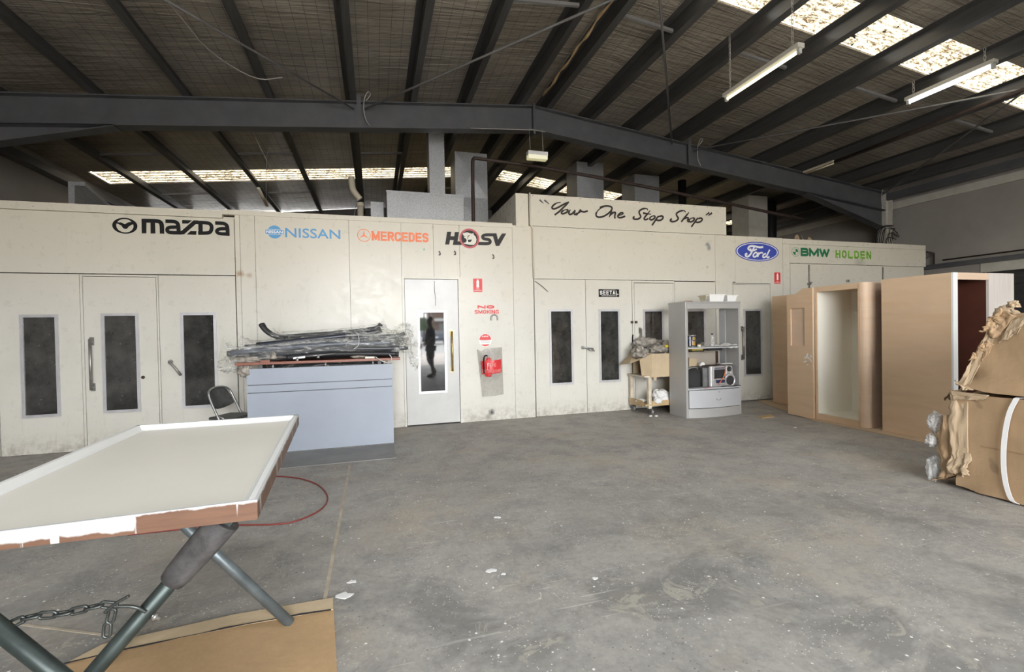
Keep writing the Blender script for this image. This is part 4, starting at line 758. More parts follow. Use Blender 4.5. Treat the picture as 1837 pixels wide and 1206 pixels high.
bars = [
 # path, radius, material, wrap radius or 0, label
 ([(-1.30, 6.22, 1.52), (-1.26, 6.2, 1.45), (-1.16, 6.2, 1.375), (-1.02, 6.2, 1.345)], .034, 'dkplastic', 0, 'short black upswept bar end rising at the left of the heap'),
 ([(-1.33, 6.12, 1.27), (-1.2, 6.12, 1.285), (-.5, 6.12, 1.35), (.0, 6.12, 1.395), (.07, 6.13, 1.43)], .042, 'bar', 0, 'long glossy blue-black bar lying uppermost along the heap'),
 ([(-1.62, 6.06, 1.185), (-1.3, 6.06, 1.215), (-.55, 6.06, 1.27), (.15, 6.06, 1.265), (.22, 6.06, 1.27)], .036, 'barlite', .062, 'film-wrapped slate bar, front of the heap with a milky sheath'),
 ([(-1.47, 6.16, 1.25), (-1.15, 6.16, 1.27), (-.3, 6.16, 1.335), (.25, 6.16, 1.305), (.36, 6.16, 1.30)], .036, 'barlite', .058, 'film-wrapped slate bar directly below the uppermost glossy bar'),
 ([(-1.56, 6.12, 1.122), (-1.2, 6.12, 1.15), (-.4, 6.12, 1.205), (.32, 6.12, 1.19), (.40, 6.12, 1.20)], .034, 'bar', .05, 'film-wrapped dark bar sticking out furthest at the right end'),
 ([(-1.0, 6.06, 1.12), (-.5, 6.06, 1.15), (.1, 6.06, 1.13), (.28, 6.06, 1.12)], .034, 'dkplastic', 0, 'flat black bar lying low on the timber rail'),
 ([(-1.15, 6.25, 1.36), (-.5, 6.25, 1.40), (-.02, 6.25, 1.44), (.06, 6.25, 1.475), (.08, 6.25, 1.505)], .032, 'dkplastic', .045, 'black bar at the back of the heap with its right end turned up'),
 ([(-1.45, 6.23, 1.16), (-.9, 6.23, 1.2), (-.2, 6.23, 1.25), (.3, 6.23, 1.235)], .036, 'barlite', .05, 'hidden rear slate bar in milky film behind the low black bar'),
 ([(-1.60, 6.15, 1.20), (-1.3, 6.14, 1.235), (-.6, 6.15, 1.295), (-.35, 6.15, 1.30)], .03, 'bar', .045, 'film-wrapped dark bar whose left end pokes out beyond the heap'),
 ([(-.3, 6.08, 1.33), (.1, 6.07, 1.345), (.3, 6.08, 1.35), (.36, 6.09, 1.375)], .03, 'bar', .055, 'short film-wrapped dark bar at the upper right of the heap'),
 ([(-1.1, 6.18, 1.11), (-.3, 6.18, 1.13), (.2, 6.18, 1.12)], .035, 'dkplastic', 0, 'black bar lying on the rail behind the low black bar'),
 ([(-1.38, 6.42, .81), (.1, 6.42, .81)], .04, 'dkplastic', 0, 'black bar on the worktop under the timber rail, lower one'),
 ([(-1.36, 6.46, .90), (.14, 6.46, .89)], .045, 'dkplastic', 0, 'black bar on the worktop under the timber rail, middle one'),
 ([(-1.3, 6.5, .99), (.1, 6.5, .98)], .045, 'bar', .05, 'film-wrapped bar lying highest behind the timber rail'),
]
for i, (p, r0, m, wr, lb) in enumerate(bars):
    q = chaikin(p, 2); r = empty('vehicle_bar', (q[len(q)//2].x, q[0].y, 1.08), lb, 'bar', 'wrapped bars heaped on the counter')
    r0 *= 1.22; MB().tube(q, r0, 14, sq=.72).build('bar_tube', M[m], r)
    mb = MB()
    for a, b in ((q[0], q[1]), (q[-1], q[-2])): d = (a-b).normalized(); mb.tube([a-d*.035, a+d*.006], r0*1.07, 14, sq=.72)
    mb.build('end_cap', M['dkplastic'], r)
    if wr: MB().grid(wrapfn([Vector(p[0])-Vector((.04, 0, -.01))]+p[1:-1]+[Vector(p[-1])+Vector((.06, 0, .0))], wr*1.4, i*7.3, .9, 1.2), 26, 120).build('film_wrap', M['wrapw' if i in (2, 7) else 'wrap'], r)
for k, (xa, xb, y, z, h, lb) in enumerate(((-1.25, -.75, 6.3, 1.08, .15, 'dark curved trim piece standing behind the bars at the left'), (-.8, -.25, 6.32, 1.08, .13, 'dark curved trim piece standing behind the bars in the middle'), (-.3, .22, 6.3, 1.08, .14, 'dark curved trim piece standing behind the bars at the right'))):
    tag(MB().grid(lambda u, v: (xa+(xb-xa)*u+.05*v, y+.04*math.sin(PI*v)+.02*math.sin(3*u), z+h*v*(.6+.4*math.sin(PI*(.15+.7*u)))), 14, 8).build('trim_piece', M['dkplastic'], loc=((xa+xb)/2, y, z), solid=.006), lb, 'trim', 'trim pieces on the rail')
def crumple(name, c, sx_, sy_, sz_, m, seed, lb=None, cat=None, parent=None, group=None, nu=44, nv=28, amp=.35, fq=2.2, flat=True):
    c = Vector(c)
    def fn(u, v):
        a = 2*PI*u; b = PI*v; d = Vector((math.cos(a)*math.sin(b), math.sin(a)*math.sin(b), math.cos(b)))
        k = 1+amp*noise.noise(d*fq+Vector((seed, 0, 0)))+amp*.6*abs(noise.noise(d*fq*2.3+Vector((0, seed, 0))))+amp*.4*abs(noise.noise(d*fq*5+Vector((0, 0, seed))))-amp*.25
        z = d.z*k*sz_
        if flat: z = max(z, -sz_*.55)
        return c+Vector((d.x*k*sx_, d.y*k*sy_, z))
    o = MB().grid(fn, nu, nv).build(name, M[m], parent, loc=None if parent else c)
    return tag(o, lb, cat, group) if lb else o
crumple('film_bundle', (.13, 6.0, 1.345), .19, .07, .085, 'wrap', 3, 'bunched clear film tied round the right end of the heap', 'film', group='loose film', amp=.5, fq=3)
crumple('film_bundle', (.36, 6.1, 1.38), .11, .05, .12, 'wrap', 9, 'loose clear film flaring up at the far right of the heap', 'film', group='loose film', amp=.6, fq=3, flat=False)
crumple('film_bundle', (.50, 6.12, 1.10), .075, .03, .17, 'wrap', 14, 'tail of clear film hanging in front of the middle door', 'film', group='loose film', amp=.5, fq=2.5, flat=False)
crumple('film_bundle', (-1.62, 6.05, 1.06), .10, .05, .09, 'wrap', 21, 'loose clear film drooping off the left end of the heap', 'film', group='loose film', amp=.5, fq=3, flat=False)
crumple('rag', (-1.43, 6.1, 1.10), .16, .06, .05, 'dirtybag', 31, 'dusty brown rag lying at the left end of the timber rail', 'rag', amp=.4)
crumple('rag', (-1.46, 6.07, .99), .07, .03, .085, 'dirtybag', 35, 'dusty rag hanging below the left end of the timber rail', 'rag', amp=.4, flat=False)
crumple('grey_bundle', (-.17, 6.1, 1.115), .12, .07, .055, 'dirtybag', 41, 'small grey wrapped bundle on the timber rail near its middle', 'bundle', amp=.3)
crumple('grey_bundle', (-.20, 6.2, .84), .16, .06, .12, 'dirtybag', 45, 'grey bundle on the worktop under the timber rail', 'bundle', amp=.3)
tag(B(-.12, -.005, 6.0, 6.05, 1.078, 1.103).build('foam_block', M['cream'], loc=(-.06, 6.02, 1.078), bevel=.006), 'small pale yellow block on the right part of the timber rail', 'block')
mb = MB().tube([(-.92, 6.01, 1.118), (-.46, 6.01, 1.152)], .008, 8); mb.hexa([(-.93, 6.0, 1.10), (-.80, 6.0, 1.112), (-.80, 6.03, 1.112), (-.93, 6.03, 1.10)], [(-.93, 6.0, 1.12), (-.80, 6.0, 1.135), (-.80, 6.03, 1.135), (-.93, 6.03, 1.12)])
r = empty('chrome_strip', (-.7, 6.01, 1.08), 'thin bright metal strip with two round studs lying on the rail', 'strip'); mb.build('strip', M['chrome'], r)
for x, z in ((-.885, 1.095), (-.655, 1.12)): MB().lathe([(.018, 0), (.02, .015), (.012, .022), (.012, .04)], (x, 6.0, z-.017)).build('stud', M['chrome'], r)
tag(B(-1.28, -1.18, 6.0, 6.05, 1.078, 1.1).build('timber_offcut', M['redwood'], loc=(-1.23, 6.02, 1.078)), 'little red-brown offcut on the left part of the timber rail', 'offcut')
crumple('teal_rag', (-1.15, 6.04, 1.135), .035, .02, .05, pm('teal_rag', (.16, .34, .34), .7) and 'dirtybag', 51, 'small greenish rag tucked under the bars at the left', 'rag')
tag(MB().tube(chaikin([(.0, 5.98, 1.10), (.05, 5.97, 1.06), (.13, 5.965, 1.02), (.19, 5.965, 1.03), (.2, 5.97, 1.08), (.17, 5.98, 1.12)], 2), .006, 6).build('twine_loop', M['pale'], loc=(.1, 5.97, 1.08)), 'loop of pale twine hanging over the right end of the timber rail', 'twine')
tag(MB().tube(chaikin([(-.24, 6.1, 1.41), (-.2, 6.04, 1.40), (-.185, 5.995, 1.32), (-.19, 5.985, 1.24), (-.25, 5.99, 1.2)], 2), .005, 6).build('tie_string', M['pale'], loc=(-.2, 6.0, 1.3)), 'string tied round the upper bars right of the middle', 'string')
tag(B(-1.27, .20, 5.30, 5.96, 0, .008).build('floor_sheet', pm('grey_floor_board', (.235, .23, .225), .7, 0, .15, 3), loc=(-.5, 5.65, 0)), 'flat grey board lying on the floor in front of the counter', 'board')
# folding chair
ch = empty('folding_chair', (-1.68, 6.33, 0), 'grey tubular folding chair with dusty black back, left of the counter', 'chair', rz=-PI/7)
def CW(f, l, z): # forward, lateral (left), height -> world
    a = -PI/7; l *= .9; return (-1.68+f*math.cos(a)-l*math.sin(a), 6.33+f*math.sin(a)+l*math.cos(a), z*.94)
hoop = [CW(.20, -.2, .0), CW(.0, -.2, .42), CW(-.13, -.2, .70), CW(-.165, -.17, .80), CW(-.18, 0, .835), CW(-.165, .17, .80), CW(-.13, .2, .70), CW(.0, .2, .42), CW(.20, .2, .0)]
MB().tube(chaikin(hoop, 2), .0125, 10).build('back_frame', M['chrome'], ch)
for l in (-.17, .17): MB().tube([CW(-.24, l, 0), CW(.14, l, .43)], .011, 8).build('rear_leg', M['chrome'], ch)
MB().tube([CW(-.24, -.17, .03), CW(-.24, .17, .03)], .008, 8).build('stretcher', M['chrome'], ch)
def backf(u, v): l = -.185+.37*u; return CW(-.10-.085*v-.035*math.sin(PI*u)+.0, l*(1-.16*v*v), .60+.23*v*(1-.25*(2*u-1)**2)-.05*(1-v)*(1-(2*u-1)**2))
MB().grid(backf, 14, 8).build('backrest', M['vinyl'], ch, solid=.025)
mb = MB().hexa([CW(-.16, -.19, .43), CW(.2, -.19, .435), CW(.2, .19, .435), CW(-.16, .19, .43)], [CW(-.16, -.19, .465), CW(.2, -.19, .47), CW(.2, .19, .47), CW(-.16, .19, .465)]); mb.build('seat', M['vinyl'], ch, .012)
mb = MB()
for l in (-.195, .195): mb.tube([CW(-.05, l, .45), CW(-.02, l*1.02, .48), CW(.06, l*1.02, .45)], .009, 6)
mb.build('seat_hinge', M['chrome'], ch)
# ------------------------------------------------------------------ trolley with boxes and bags
t = empty('trolley', (4.5, 6.72, 0), 'chipped cream timber trolley on castors between the booth doors and the silver cabinet', 'trolley')
for x, y in ((4.19, 6.5), (4.13, 6.94), (4.92, 6.94), (4.92, 6.5)):
    B(x-.028, x+.028, y-.028, y+.028, .10, .60).build('leg', M['cream_tim'], t, .003)
    c = empty('castor', (x, y, 0)); c.parent = t; c.location = Vector((x, y, 0))-t.location
    bpy.context.view_layer.update()
    MB().lathe([(.0, -.016), (.042, -.016), (.048, -.008), (.048, .008), (.042, .016), (.0, .016)], (x+.02, y-.03, .048), 'x', 18).build('wheel', M['ali_worn'], c)
    mb = B(x-.006, x-.002, y-.06, y+.02, .04, .1); mb.box(x+.042, x+.046, y-.06, y+.02, .04, .1); mb.box(x-.03, x+.046, y-.06, y+.03, .094, .1); mb.build('fork', M['steel_dark'], c)
B(4.10, 4.95, 6.47, 6.97, .145, .17).build('lower_shelf', M['shelfwood'], t, .003)
mb = B(4.222, 4.89, 6.466, 6.486, .139, .222); mb.box(4.092, 4.1, 6.53, 6.91, .12, .225); mb.build('shelf_rail', M['shelfwood'], t, .003)
B(4.08, 4.96, 6.46, 6.98, .60, .625).build('top_board', M['cream_tim'], t, .003)
bx = empty('cardboard_box', (4.5, 6.7, .626), 'tan cardboard box with hanging flaps on top of the cream trolley', 'box')
mb = MB().hexa([(4.20, 6.445, .60), (4.9, 6.445, .61), (4.9, 6.452, .61), (4.20, 6.452, .60)], [(4.215, 6.44, .975), (4.9, 6.44, .975), (4.9, 6.447, .975), (4.215, 6.447, .975)])
mb.box(4.24, 4.29, 6.44, 6.447, .55, .62); mb.build('front_panel', M['card_box'], bx)
mb = MB().add([(4.215, 6.44, .975), (4.07, 6.58, .90), (4.10, 6.56, .60), (4.20, 6.445, .60)], [(0, 1, 2, 3)]); mb.build('side_panel', M['card_box'], bx, solid=.006)
mb = MB().add([(4.215, 6.44, .975), (4.15, 6.9, 1.0), (3.87, 6.86, .79), (3.88, 6.55, .83), (4.07, 6.55, .885)], [(0, 1, 2, 3, 4)]); mb.build('flap', M['card_box'], bx, solid=.006)
mb = B(4.15, 4.9, 6.9, 6.906, .63, 1.0); mb.box(4.894, 4.9, 6.45, 6.9, .63, .975); mb.box(4.215, 4.9, 6.447, 6.9, .94, .95); mb.build('back_panel', M['card_box'], bx)
def drape(name, pts, seed, m, lb, cat, amp=.05, group=None):
    a, b, c, d = [Vector(p) for p in pts]
    def fn(u, v):
        p = a.lerp(b, u).lerp(d.lerp(c, u), v); q = Vector((u*3.2, v*3.2, seed))
        return p+Vector((noise.noise(q)*.04, noise.noise(q+Vector((9, 0, 0)))*.04, amp*(noise.noise(q*1.3+Vector((0, 7, 0)))+.6*abs(noise.noise(q*3)))))
    return tag(MB().grid(fn, 30, 24).build(name, M[m], loc=(a+c)/2, solid=.006), lb, cat, group)
drape('dust_sheet', [(4.02, 6.56, .93), (4.88, 6.47, 1.02), (4.9, 6.86, 1.13), (4.12, 6.86, 1.08)], 1, 'dirtybag', 'crumpled dusty grey sheet draped over the tan box', 'sheet', .12)
crumple('dirty_bag', (4.10, 6.62, .985), .12, .13, .12, 'dirtybag', 61, 'grey plastic bag slumped over the left flap of the tan box', 'bag', amp=.45, group='dusty bags on the trolley')
crumple('dirty_bag', (4.42, 6.55, 1.04), .15, .1, .075, 'dirtybag', 67, 'grey plastic bag on the middle of the draped sheet', 'bag', amp=.5, group='dusty bags on the trolley')
crumple('dirty_bag', (4.72, 6.62, 1.10), .2, .14, .085, 'dirtybag', 73, 'long grey bag tucked beside the silver cabinet on the heap', 'bag', amp=.35, group='dusty bags on the trolley')
crumple('dirty_bag', (4.35, 6.84, 1.14), .2, .07, .09, 'dirtybag', 79, 'pale grey bag at the back of the heap, under the door window', 'bag', amp=.4, group='dusty bags on the trolley')
tag(MB().lathe([(.03, 1.07), (.03, 1.1), (.015, 1.115)], (4.5, 6.47, 0), seg=14).build('yellow_tub', pm('yellow_plastic', (.6, .45, .03), .5), loc=(4.5, 6.47, 1.07)), 'small yellow tub lying in the heap on the trolley', 'tub')
tag(B(4.12, 4.2, 6.55, 6.6, 1.06, 1.085).build('dark_scraper', M['dkplastic'], loc=(4.16, 6.57, 1.06)), 'small black scraper among the dusty bags on the trolley', 'scraper')
crumple('white_cloth_bag', (4.46, 6.58, .265), .15, .1, .12, 'cloth', 83, 'puffy white cloth bag on the lower shelf of the trolley', 'bag', amp=.35)
crumple('white_cloth_strip', (4.33, 6.47, .215), .07, .05, .06, 'cloth', 89, 'white rag drooping over the front rail of the trolley', 'rag', amp=.3)
crumple('white_cloth_strip', (4.17, 6.72, .195), .08, .08, .03, 'cloth', 91, 'flat white rag at the left end of the trolley shelf', 'rag', amp=.4)
for k, (x, y) in enumerate(((4.12, 6.36), (4.2, 6.33))):
    crumple('plaster_crumb', (x, y, .008), .03, .022, .014, 'cloth', 95+k, ('white crumb on the floor just left of the trolley front castor', 'white crumb on the floor right under the trolley front castor')[k], 'debris', group='crumbs by the trolley', nu=10, nv=6)

# ------------------------------------------------------------------ silver display cabinet
cb = empty('display_cabinet', (5.03, 6.22, 0), 'silver-grey open display cabinet with one drawer, in front of the right doors', 'cabinet')
B(4.525, 4.565, 6.02, 6.44, 0, 1.777).build('side_panel', M['silver'], cb, .002); mb = B(5.507, 5.545, 6.02, 6.44, 0, 1.777); mb.build('side_panel', M['silver'], cb, .002)
B(5.497, 5.507, 6.30, 6.44, .45, 1.67).build('inner_strip', M['silver_in'], cb)
mb = B(4.522, 5.548, 6.012, 6.443, 1.757, 1.781); mb.box(4.566, 5.506, 6.021, 6.06, 1.67, 1.756); mb.build('top_panel', M['silver'], cb, .002)
B(4.565, 5.507, 6.03, 6.43, 1.055, 1.075).build('shelf', M['silver_in'], cb, .002); B(4.54, 5.53, 6.005, 6.43, .425, .448).build('bottom_shelf', M['silver_in'], cb, .002)
mb = B(4.565, 5.44, 6.42, 6.432, .448, .985); mb.build('back_panel', pm('brownish_hardboard', (.42, .37, .31), .7, 0, .08, 3), cb); B(5.40, 5.445, 6.405, 6.42, .448, .985).build('back_batten', M['brown'], cb)
dr = empty('drawer', (5.05, 6.02, .145)); dr.parent = cb; dr.location = Vector((5.05, 6.0, .145))-cb.location
bpy.context.view_layer.update()
def bow(u): return 6.012-.055*(1-(2*u-1)**2)
mb = MB(); n = 16
for za, zb, e, xa, xb in ((.148, .418, 0, 4.572, 5.53),):
    fr = [(xa+(xb-xa)*k/n, bow(k/n)) for k in range(n+1)]; mb.prism(fr+[(xb, 6.03), (xa, 6.03)], 'z', za, zb)
mb.build('drawer_front', M['silver_in'], dr)
MB().lathe([(.009, 0), (.009, -.006), (.004, -.007)], (5.07, 5.957, .385), 'y', 10).build('lock', M['chrome'], dr)
MB().tube(chaikin([(5.02, 5.958, .285), (5.03, 5.945, .262), (5.09, 5.945, .262), (5.10, 5.958, .285)], 2), .006, 6).build('pull', M['silver'], dr)
B(4.58, 5.50, 6.03, 6.42, .15, .40).build('drawer_box', M['silver'], dr)
mb = MB(); fr = [(4.565+(.942)*k/n, bow(k/n)+.006) for k in range(n+1)]; mb.prism(fr+[(5.507, 6.40), (4.565, 6.40)], 'z', 0, .138); mb.build('plinth', M['silver'], cb)
# things on the cabinet
pc = empty('paint_can', (4.81, 6.25, 1.075), 'navy and gold paint can on the middle shelf of the silver cabinet', 'can')
MB().lathe([(.064, 1.076), (.064, 1.25)], (4.81, 6.25, 0)).build('can_body', M['navy'], pc)
mb = MB().lathe([(.066, 1.248), (.068, 1.256), (.066, 1.264), (.055, 1.262), (.05, 1.254), (.0, 1.254)], (4.81, 6.25, 0)); mb.lathe([(.066, 1.076), (.067, 1.08), (.065, 1.086)], (4.81, 6.25, 0)); mb.build('rim', M['chrome'], pc)
for a0, a1, z0, z1, m in ((-2.15, -1.25, 1.10, 1.17, 'gold'), (-2.0, -1.2, 1.185, 1.235, 'gold'), (-2.75, -2.45, 1.09, 1.24, 'white')):
    MB().grid(lambda u, v: (4.81+.0648*math.cos(a0+(a1-a0)*u), 6.25+.0648*math.sin(a0+(a1-a0)*u), z0+(z1-z0)*v), 8, 2).build('label_patch', M[m], pc)
MB().tube([(4.745, 6.25, 1.22)]+[(4.81+.068*math.cos(a), 6.25+.068*math.sin(a), 1.22-.06*math.sin((a-PI)/PI*PI)) for a in [PI+PI*k/12 for k in range(13)]], .003, 5).build('wire_handle', M['chrome'], pc)
tn = empty('small_tin', (4.86, 6.14, 1.075), 'small cream tin beside the navy paint can', 'tin'); MB().lathe([(.027, 1.076), (.027, 1.118)], (4.86, 6.14, 0), seg=18).build('tin_body', M['cream'], tn); MB().lathe([(.029, 1.112), (.029, 1.122), (.0, 1.122)], (4.86, 6.14, 0), seg=18).build('tin_lid', M['gold'], tn)
crumple('plastic_packet', (4.95, 6.16, 1.10), .06, .04, .045, 'wrap', 101, 'crumpled clear packet between the small tin and the bottle', 'packet', amp=.5)
bt = empty('water_bottle', (5.14, 6.18, 1.075), 'clear plastic water bottle with dark cap on the middle shelf', 'bottle')
MB().lathe([(.0, 1.077), (.03, 1.077), (.034, 1.085), (.034, 1.12), (.031, 1.13), (.034, 1.14), (.034, 1.19), (.028, 1.215), (.014, 1.245), (.013, 1.262)], (5.14, 6.18, 0), seg=20).build('bottle_body', M['water'], bt); MB().lathe([(.016, 1.262), (.016, 1.283), (.0, 1.284)], (5.14, 6.18, 0), seg=16).build('cap', M['navy'], bt); MB().lathe([(.0345, 1.145), (.0345, 1.185)], (5.14, 6.18, 0), seg=20).build('label', M['wrapw'], bt)
def paper(u, v): return (5.2+.30*u, 6.04+.2*v, 1.08+.012*u+.03*max(0, nz((u*3, v*3, 5)))+.03*math.exp(-((u-.7)/.2)**2)*v)
tag(MB().grid(paper, 20, 14).build('crumpled_paper', M['paper'], loc=(5.35, 6.14, 1.076), solid=.003), 'creased white papers at the right end of the middle shelf', 'paper')
tag(MB().grid(lambda u, v: (5.3+.18*u, 6.0+.08*v, 1.077-.01*(1-v)*math.sin(6*u)**2-.02*(1-v)), 14, 4).build('paper_edge', M['paper'], loc=(5.4, 6.02, 1.07), solid=.002), 'paper sheet drooping over the front edge of the middle shelf', 'paper')
tag(B(4.70, 4.90, 6.1, 6.3, 1.025, 1.054).build('yellow_packet', pm('mustard_card', (.40, .33, .06), .6), loc=(4.8, 6.2, 1.03)), 'mustard yellow strip tucked under the middle shelf', 'packet')
tag(B(5.02, 5.28, 6.12, 6.36, 1.012, 1.053).build('black_tray', M['dkplastic'], loc=(5.15, 6.2, 1.02), bevel=.01), 'black flat tray tucked under the middle shelf', 'tray')
sp = empty('loudspeaker', (4.77, 6.24, .448), 'black carry-handle loudspeaker on the bottom shelf at the left', 'speaker')
mb = MB().prism([(4.63, .449), (4.87, .449), (4.88, .6), (4.868, .72), (4.65, .72), (4.62, .6)], 'y', 6.13, 6.36); mb.build('cabinet_body', M['dkplastic'], sp, .012)
MB().disc(4.755, .575, .095, .115, 6.126, 28).build('grille', M['cone'], sp); MB().tube(chaikin([(4.68, 6.18, .715), (4.685, 6.16, .755), (4.84, 6.16, .755), (4.85, 6.18, .715)], 2), .013, 8).build('handle', M['rod'], sp)
tag(MB().prism([(4.795, .76), (4.94, .765), (4.935, .885), (4.80, .90)], 'y', 6.30, 6.32).build('cardboard_piece', M['card_box'], loc=(4.87, 6.31, .76)), 'small square of tan cardboard standing behind the black loudspeaker', 'cardboard')
st = empty('stereo', (5.1, 6.25, .448), 'bright silver stereo unit with grey side on the bottom shelf', 'stereo')
mb = MB().prism([(4.90, 6.40), (4.90, 6.12), (4.96, 6.085), (5.31, 6.085), (5.31, 6.40)], 'z', .449, .755); mb.build('body', M['vinyl'], st, .008)
mb = MB().prism([(4.985, 6.085), (5.005, 6.055), (5.05, 6.045), (5.28, 6.05), (5.31, 6.085)], 'z', .452, .77); mb.build('front_fascia', M['bright'], st, .008)
B(5.06, 5.25, 6.035, 6.05, .58, .72).build('display_panel', M['dkplastic'], st); B(5.07, 5.24, 6.033, 6.04, .735, .748).build('disc_slot', M['navy'], st); B(5.09, 5.25, 6.035, 6.05, .51, .555).build('tape_door', M['navy'], st)
MB().lathe([(.022, 0), (.02, -.02), (.0, -.021)], (5.07, 6.05, .56), 'y', 16).build('volume_knob', M['chrome'], st)
for k in range(4): MB().lathe([(.008, 0), (.006, -.008), (0, -.009)], (5.12+.035*k, 6.046, .48), 'y', 10).build('button', M['chrome'], st)
s2 = empty('silver_speaker', (5.4, 6.2, .448), 'silver speaker with big round driver, right of the stereo', 'speaker')
mb = MB().prism([(5.325, .449), (5.475, .449), (5.485, .55), (5.45, .76), (5.335, .77)], 'y', 6.10, 6.36); mb.build('cabinet_body', M['bright'], s2, .012)
MB().lathe([(.0, -.004), (.025, -.004), (.03, -.012), (.065, -.008), (.078, -.03), (.10, -.034), (.108, -.02), (.106, .01), (.0, .01)], (5.375, 6.09, .535), 'y', 32).build('driver_ring', M['bright'], s2); MB().lathe([(.0, -.014), (.03, -.014), (.034, -.02), (.074, -.026)], (5.375, 6.088, .535), 'y', 32).build('cone', M['cone'], s2)
MB().lathe([(.0, .0), (.028, -.006), (.036, -.012), (.04, .0)], (5.385, 6.095, .715), 'y', 24).build('tweeter', M['cone'], s2); MB().lathe([(.012, 0), (.008, -.008), (0, -.009)], (5.40, 6.095, .66), 'y', 12).build('indicator', M['white'], s2)
tag(MB().tube(chaikin([(5.245, 6.02, .775), (5.25, 6.02, .70), (5.215, 6.02, .60), (5.14, 6.015, .52), (5.11, 6.01, .49)], 2), .006, 6).build('orange_cord', M['orange'], loc=(5.2, 6.02, .6)), 'orange cord hanging across the face of the stereo', 'cord')
tag(MB().tube(chaikin([(4.92, 6.15, .775), (5.0, 6.12, .785), (5.15, 6.15, .778), (5.33, 6.2, .79)], 2), .012, 6).build('dark_stick', M['brown'], loc=(5.1, 6.15, .775)), 'dark brown stick lying on top of the stereo', 'stick')
crumple('white_tissue', (4.96, 6.2, .79), .05, .04, .035, 'cloth', 107, 'small white tissue on the left of the stereo top', 'tissue'); tag(B(5.28, 5.5, 6.15, 6.25, .79, .80).build('flat_sheet', M['paper'], loc=(5.39, 6.2, .79)), 'flat pale strip lying across the silver speaker top', 'strip')
tag(MB().tube(chaikin([(5.16, 6.02, .455), (5.3, 6.0, .46), (5.36, 5.995, .452), (5.45, 6.0, .458), (5.54, 6.02, .45)], 2), .006, 6).build('black_cable', M['black'], loc=(5.35, 6.0, .45)), 'black cable lying along the edge of the bottom shelf', 'cable')
tag(MB().tube(chaikin([(4.97, 6.02, .455), (4.9, 6.005, .452), (4.84, 6.0, .44)], 2), .004, 6).build('thin_red_wire', M['dred'], loc=(4.9, 6.0, .45)), 'thin reddish wire on the bottom shelf below the stereo', 'wire')
def tray(xa, xb, ya, yb, z, h, m, lb):
    r = empty('foam_tray', ((xa+xb)/2, (ya+yb)/2, z), lb, 'tray', 'trays on the silver cabinet'); s = .02; mb = MB()
    b = [(xa+s, ya+s, z), (xb-s, ya+s, z), (xb-s, yb-s, z), (xa+s, yb-s, z)]; tt = [(xa, ya, z+h), (xb, ya, z+h), (xb, yb, z+h), (xa, yb, z+h)]
    i2 = [(p[0]+(.012 if p[0] < (xa+xb)/2 else -.012), p[1]+(.012 if p[1] < (ya+yb)/2 else -.012), z+h) for p in tt]; i1 = [(p[0], p[1], z+.012) for p in b]
    mb.add(b+tt+i2+i1, [(3, 2, 1, 0)]+[(k, (k+1) % 4, 4+(k+1) % 4, 4+k) for k in range(4)]+[(4+k, 4+(k+1) % 4, 8+(k+1) % 4, 8+k) for k in range(4)]+[(8+k, 8+(k+1) % 4, 12+(k+1) % 4, 12+k) for k in range(4)]+[(12, 13, 14, 15)])
    mb.build('tray_body', M[m], r); mb = MB(); z2 = z+h
    mb.box(xa-.012, xb+.012, ya-.012, ya, z2-.012, z2+.002); mb.box(xa-.012, xb+.012, yb, yb+.012, z2-.012, z2+.002); mb.box(xa-.012, xa, ya, yb, z2-.012, z2+.002); mb.box(xb, xb+.012, ya, yb, z2-.012, z2+.002); mb.build('rim', M[m], r)
tray(5.01, 5.30, 6.07, 6.3, 1.781, .115, 'poly', 'larger white foam tray on top of the silver cabinet, left of the small one')
tray(5.335, 5.525, 6.06, 6.22, 1.781, .10, 'poly', 'smaller white foam tray at the right end of the silver cabinet top')
tray(4.965, 4.995, 6.1, 6.26, 1.781, .10, 'kraft', 'narrow yellowed tray end beside the larger white foam tray')
tag(MB().tube([(4.55, 6.06, 1.787), (4.72, 6.1, 1.787)], .008, 6).build('red_strip', M['redwood'], loc=(4.63, 6.08, 1.781)), 'thin red-brown strip on the left top of the silver cabinet', 'strip')

# ------------------------------------------------------------------ plywood furniture on the right
mb = MB().prism([(6.07, 3.5), (7.45, 3.5), (7.45, 6.9), (6.72, 6.9), (6.50, 6.36), (6.06, 5.2)], 'z', 0, .012)
tag(mb.build('plywood_floor_sheet', M['plyedge'], loc=(6.7, 5, 0)), 'plywood sheet on the floor under the plywood cabinets', 'sheet')
tag(B(6.83, 6.85, 6.05, 6.66, .013, 1.91).build('plywood_board', M['ply'], loc=(6.84, 6.35, .012), bevel=.002), 'plain plywood board standing against the booth beside the last door', 'board')
bd = empty('recessed_panel', (6.16, 5.47, .012), 'plywood panel with a rectangular recess and stepped top, left of the wardrobe carcass', 'panel')
mb = MB(); Y_ = lambda pts: mb.prism(pts, 'x', 6.14, 6.175)
Y_([(5.272, .013), (5.406, .013), (5.406, 1.933), (5.272, 1.933)]); Y_([(5.406, .013), (5.646, .013), (5.646, 1.076), (5.406, 1.076)]); Y_([(5.406, 1.644), (5.646, 1.644), (5.646, 1.86), (5.554, 1.86), (5.438, 1.934), (5.406, 1.934)]); Y_([(5.646, .013), (5.71, .013), (5.71, 1.854), (5.646, 1.86)])
mb.build('panel_board', M['ply'], bd); B(6.162, 6.174, 5.406, 5.646, 1.076, 1.644).build('recess_back', M['ply2'], bd)
mb = MB()
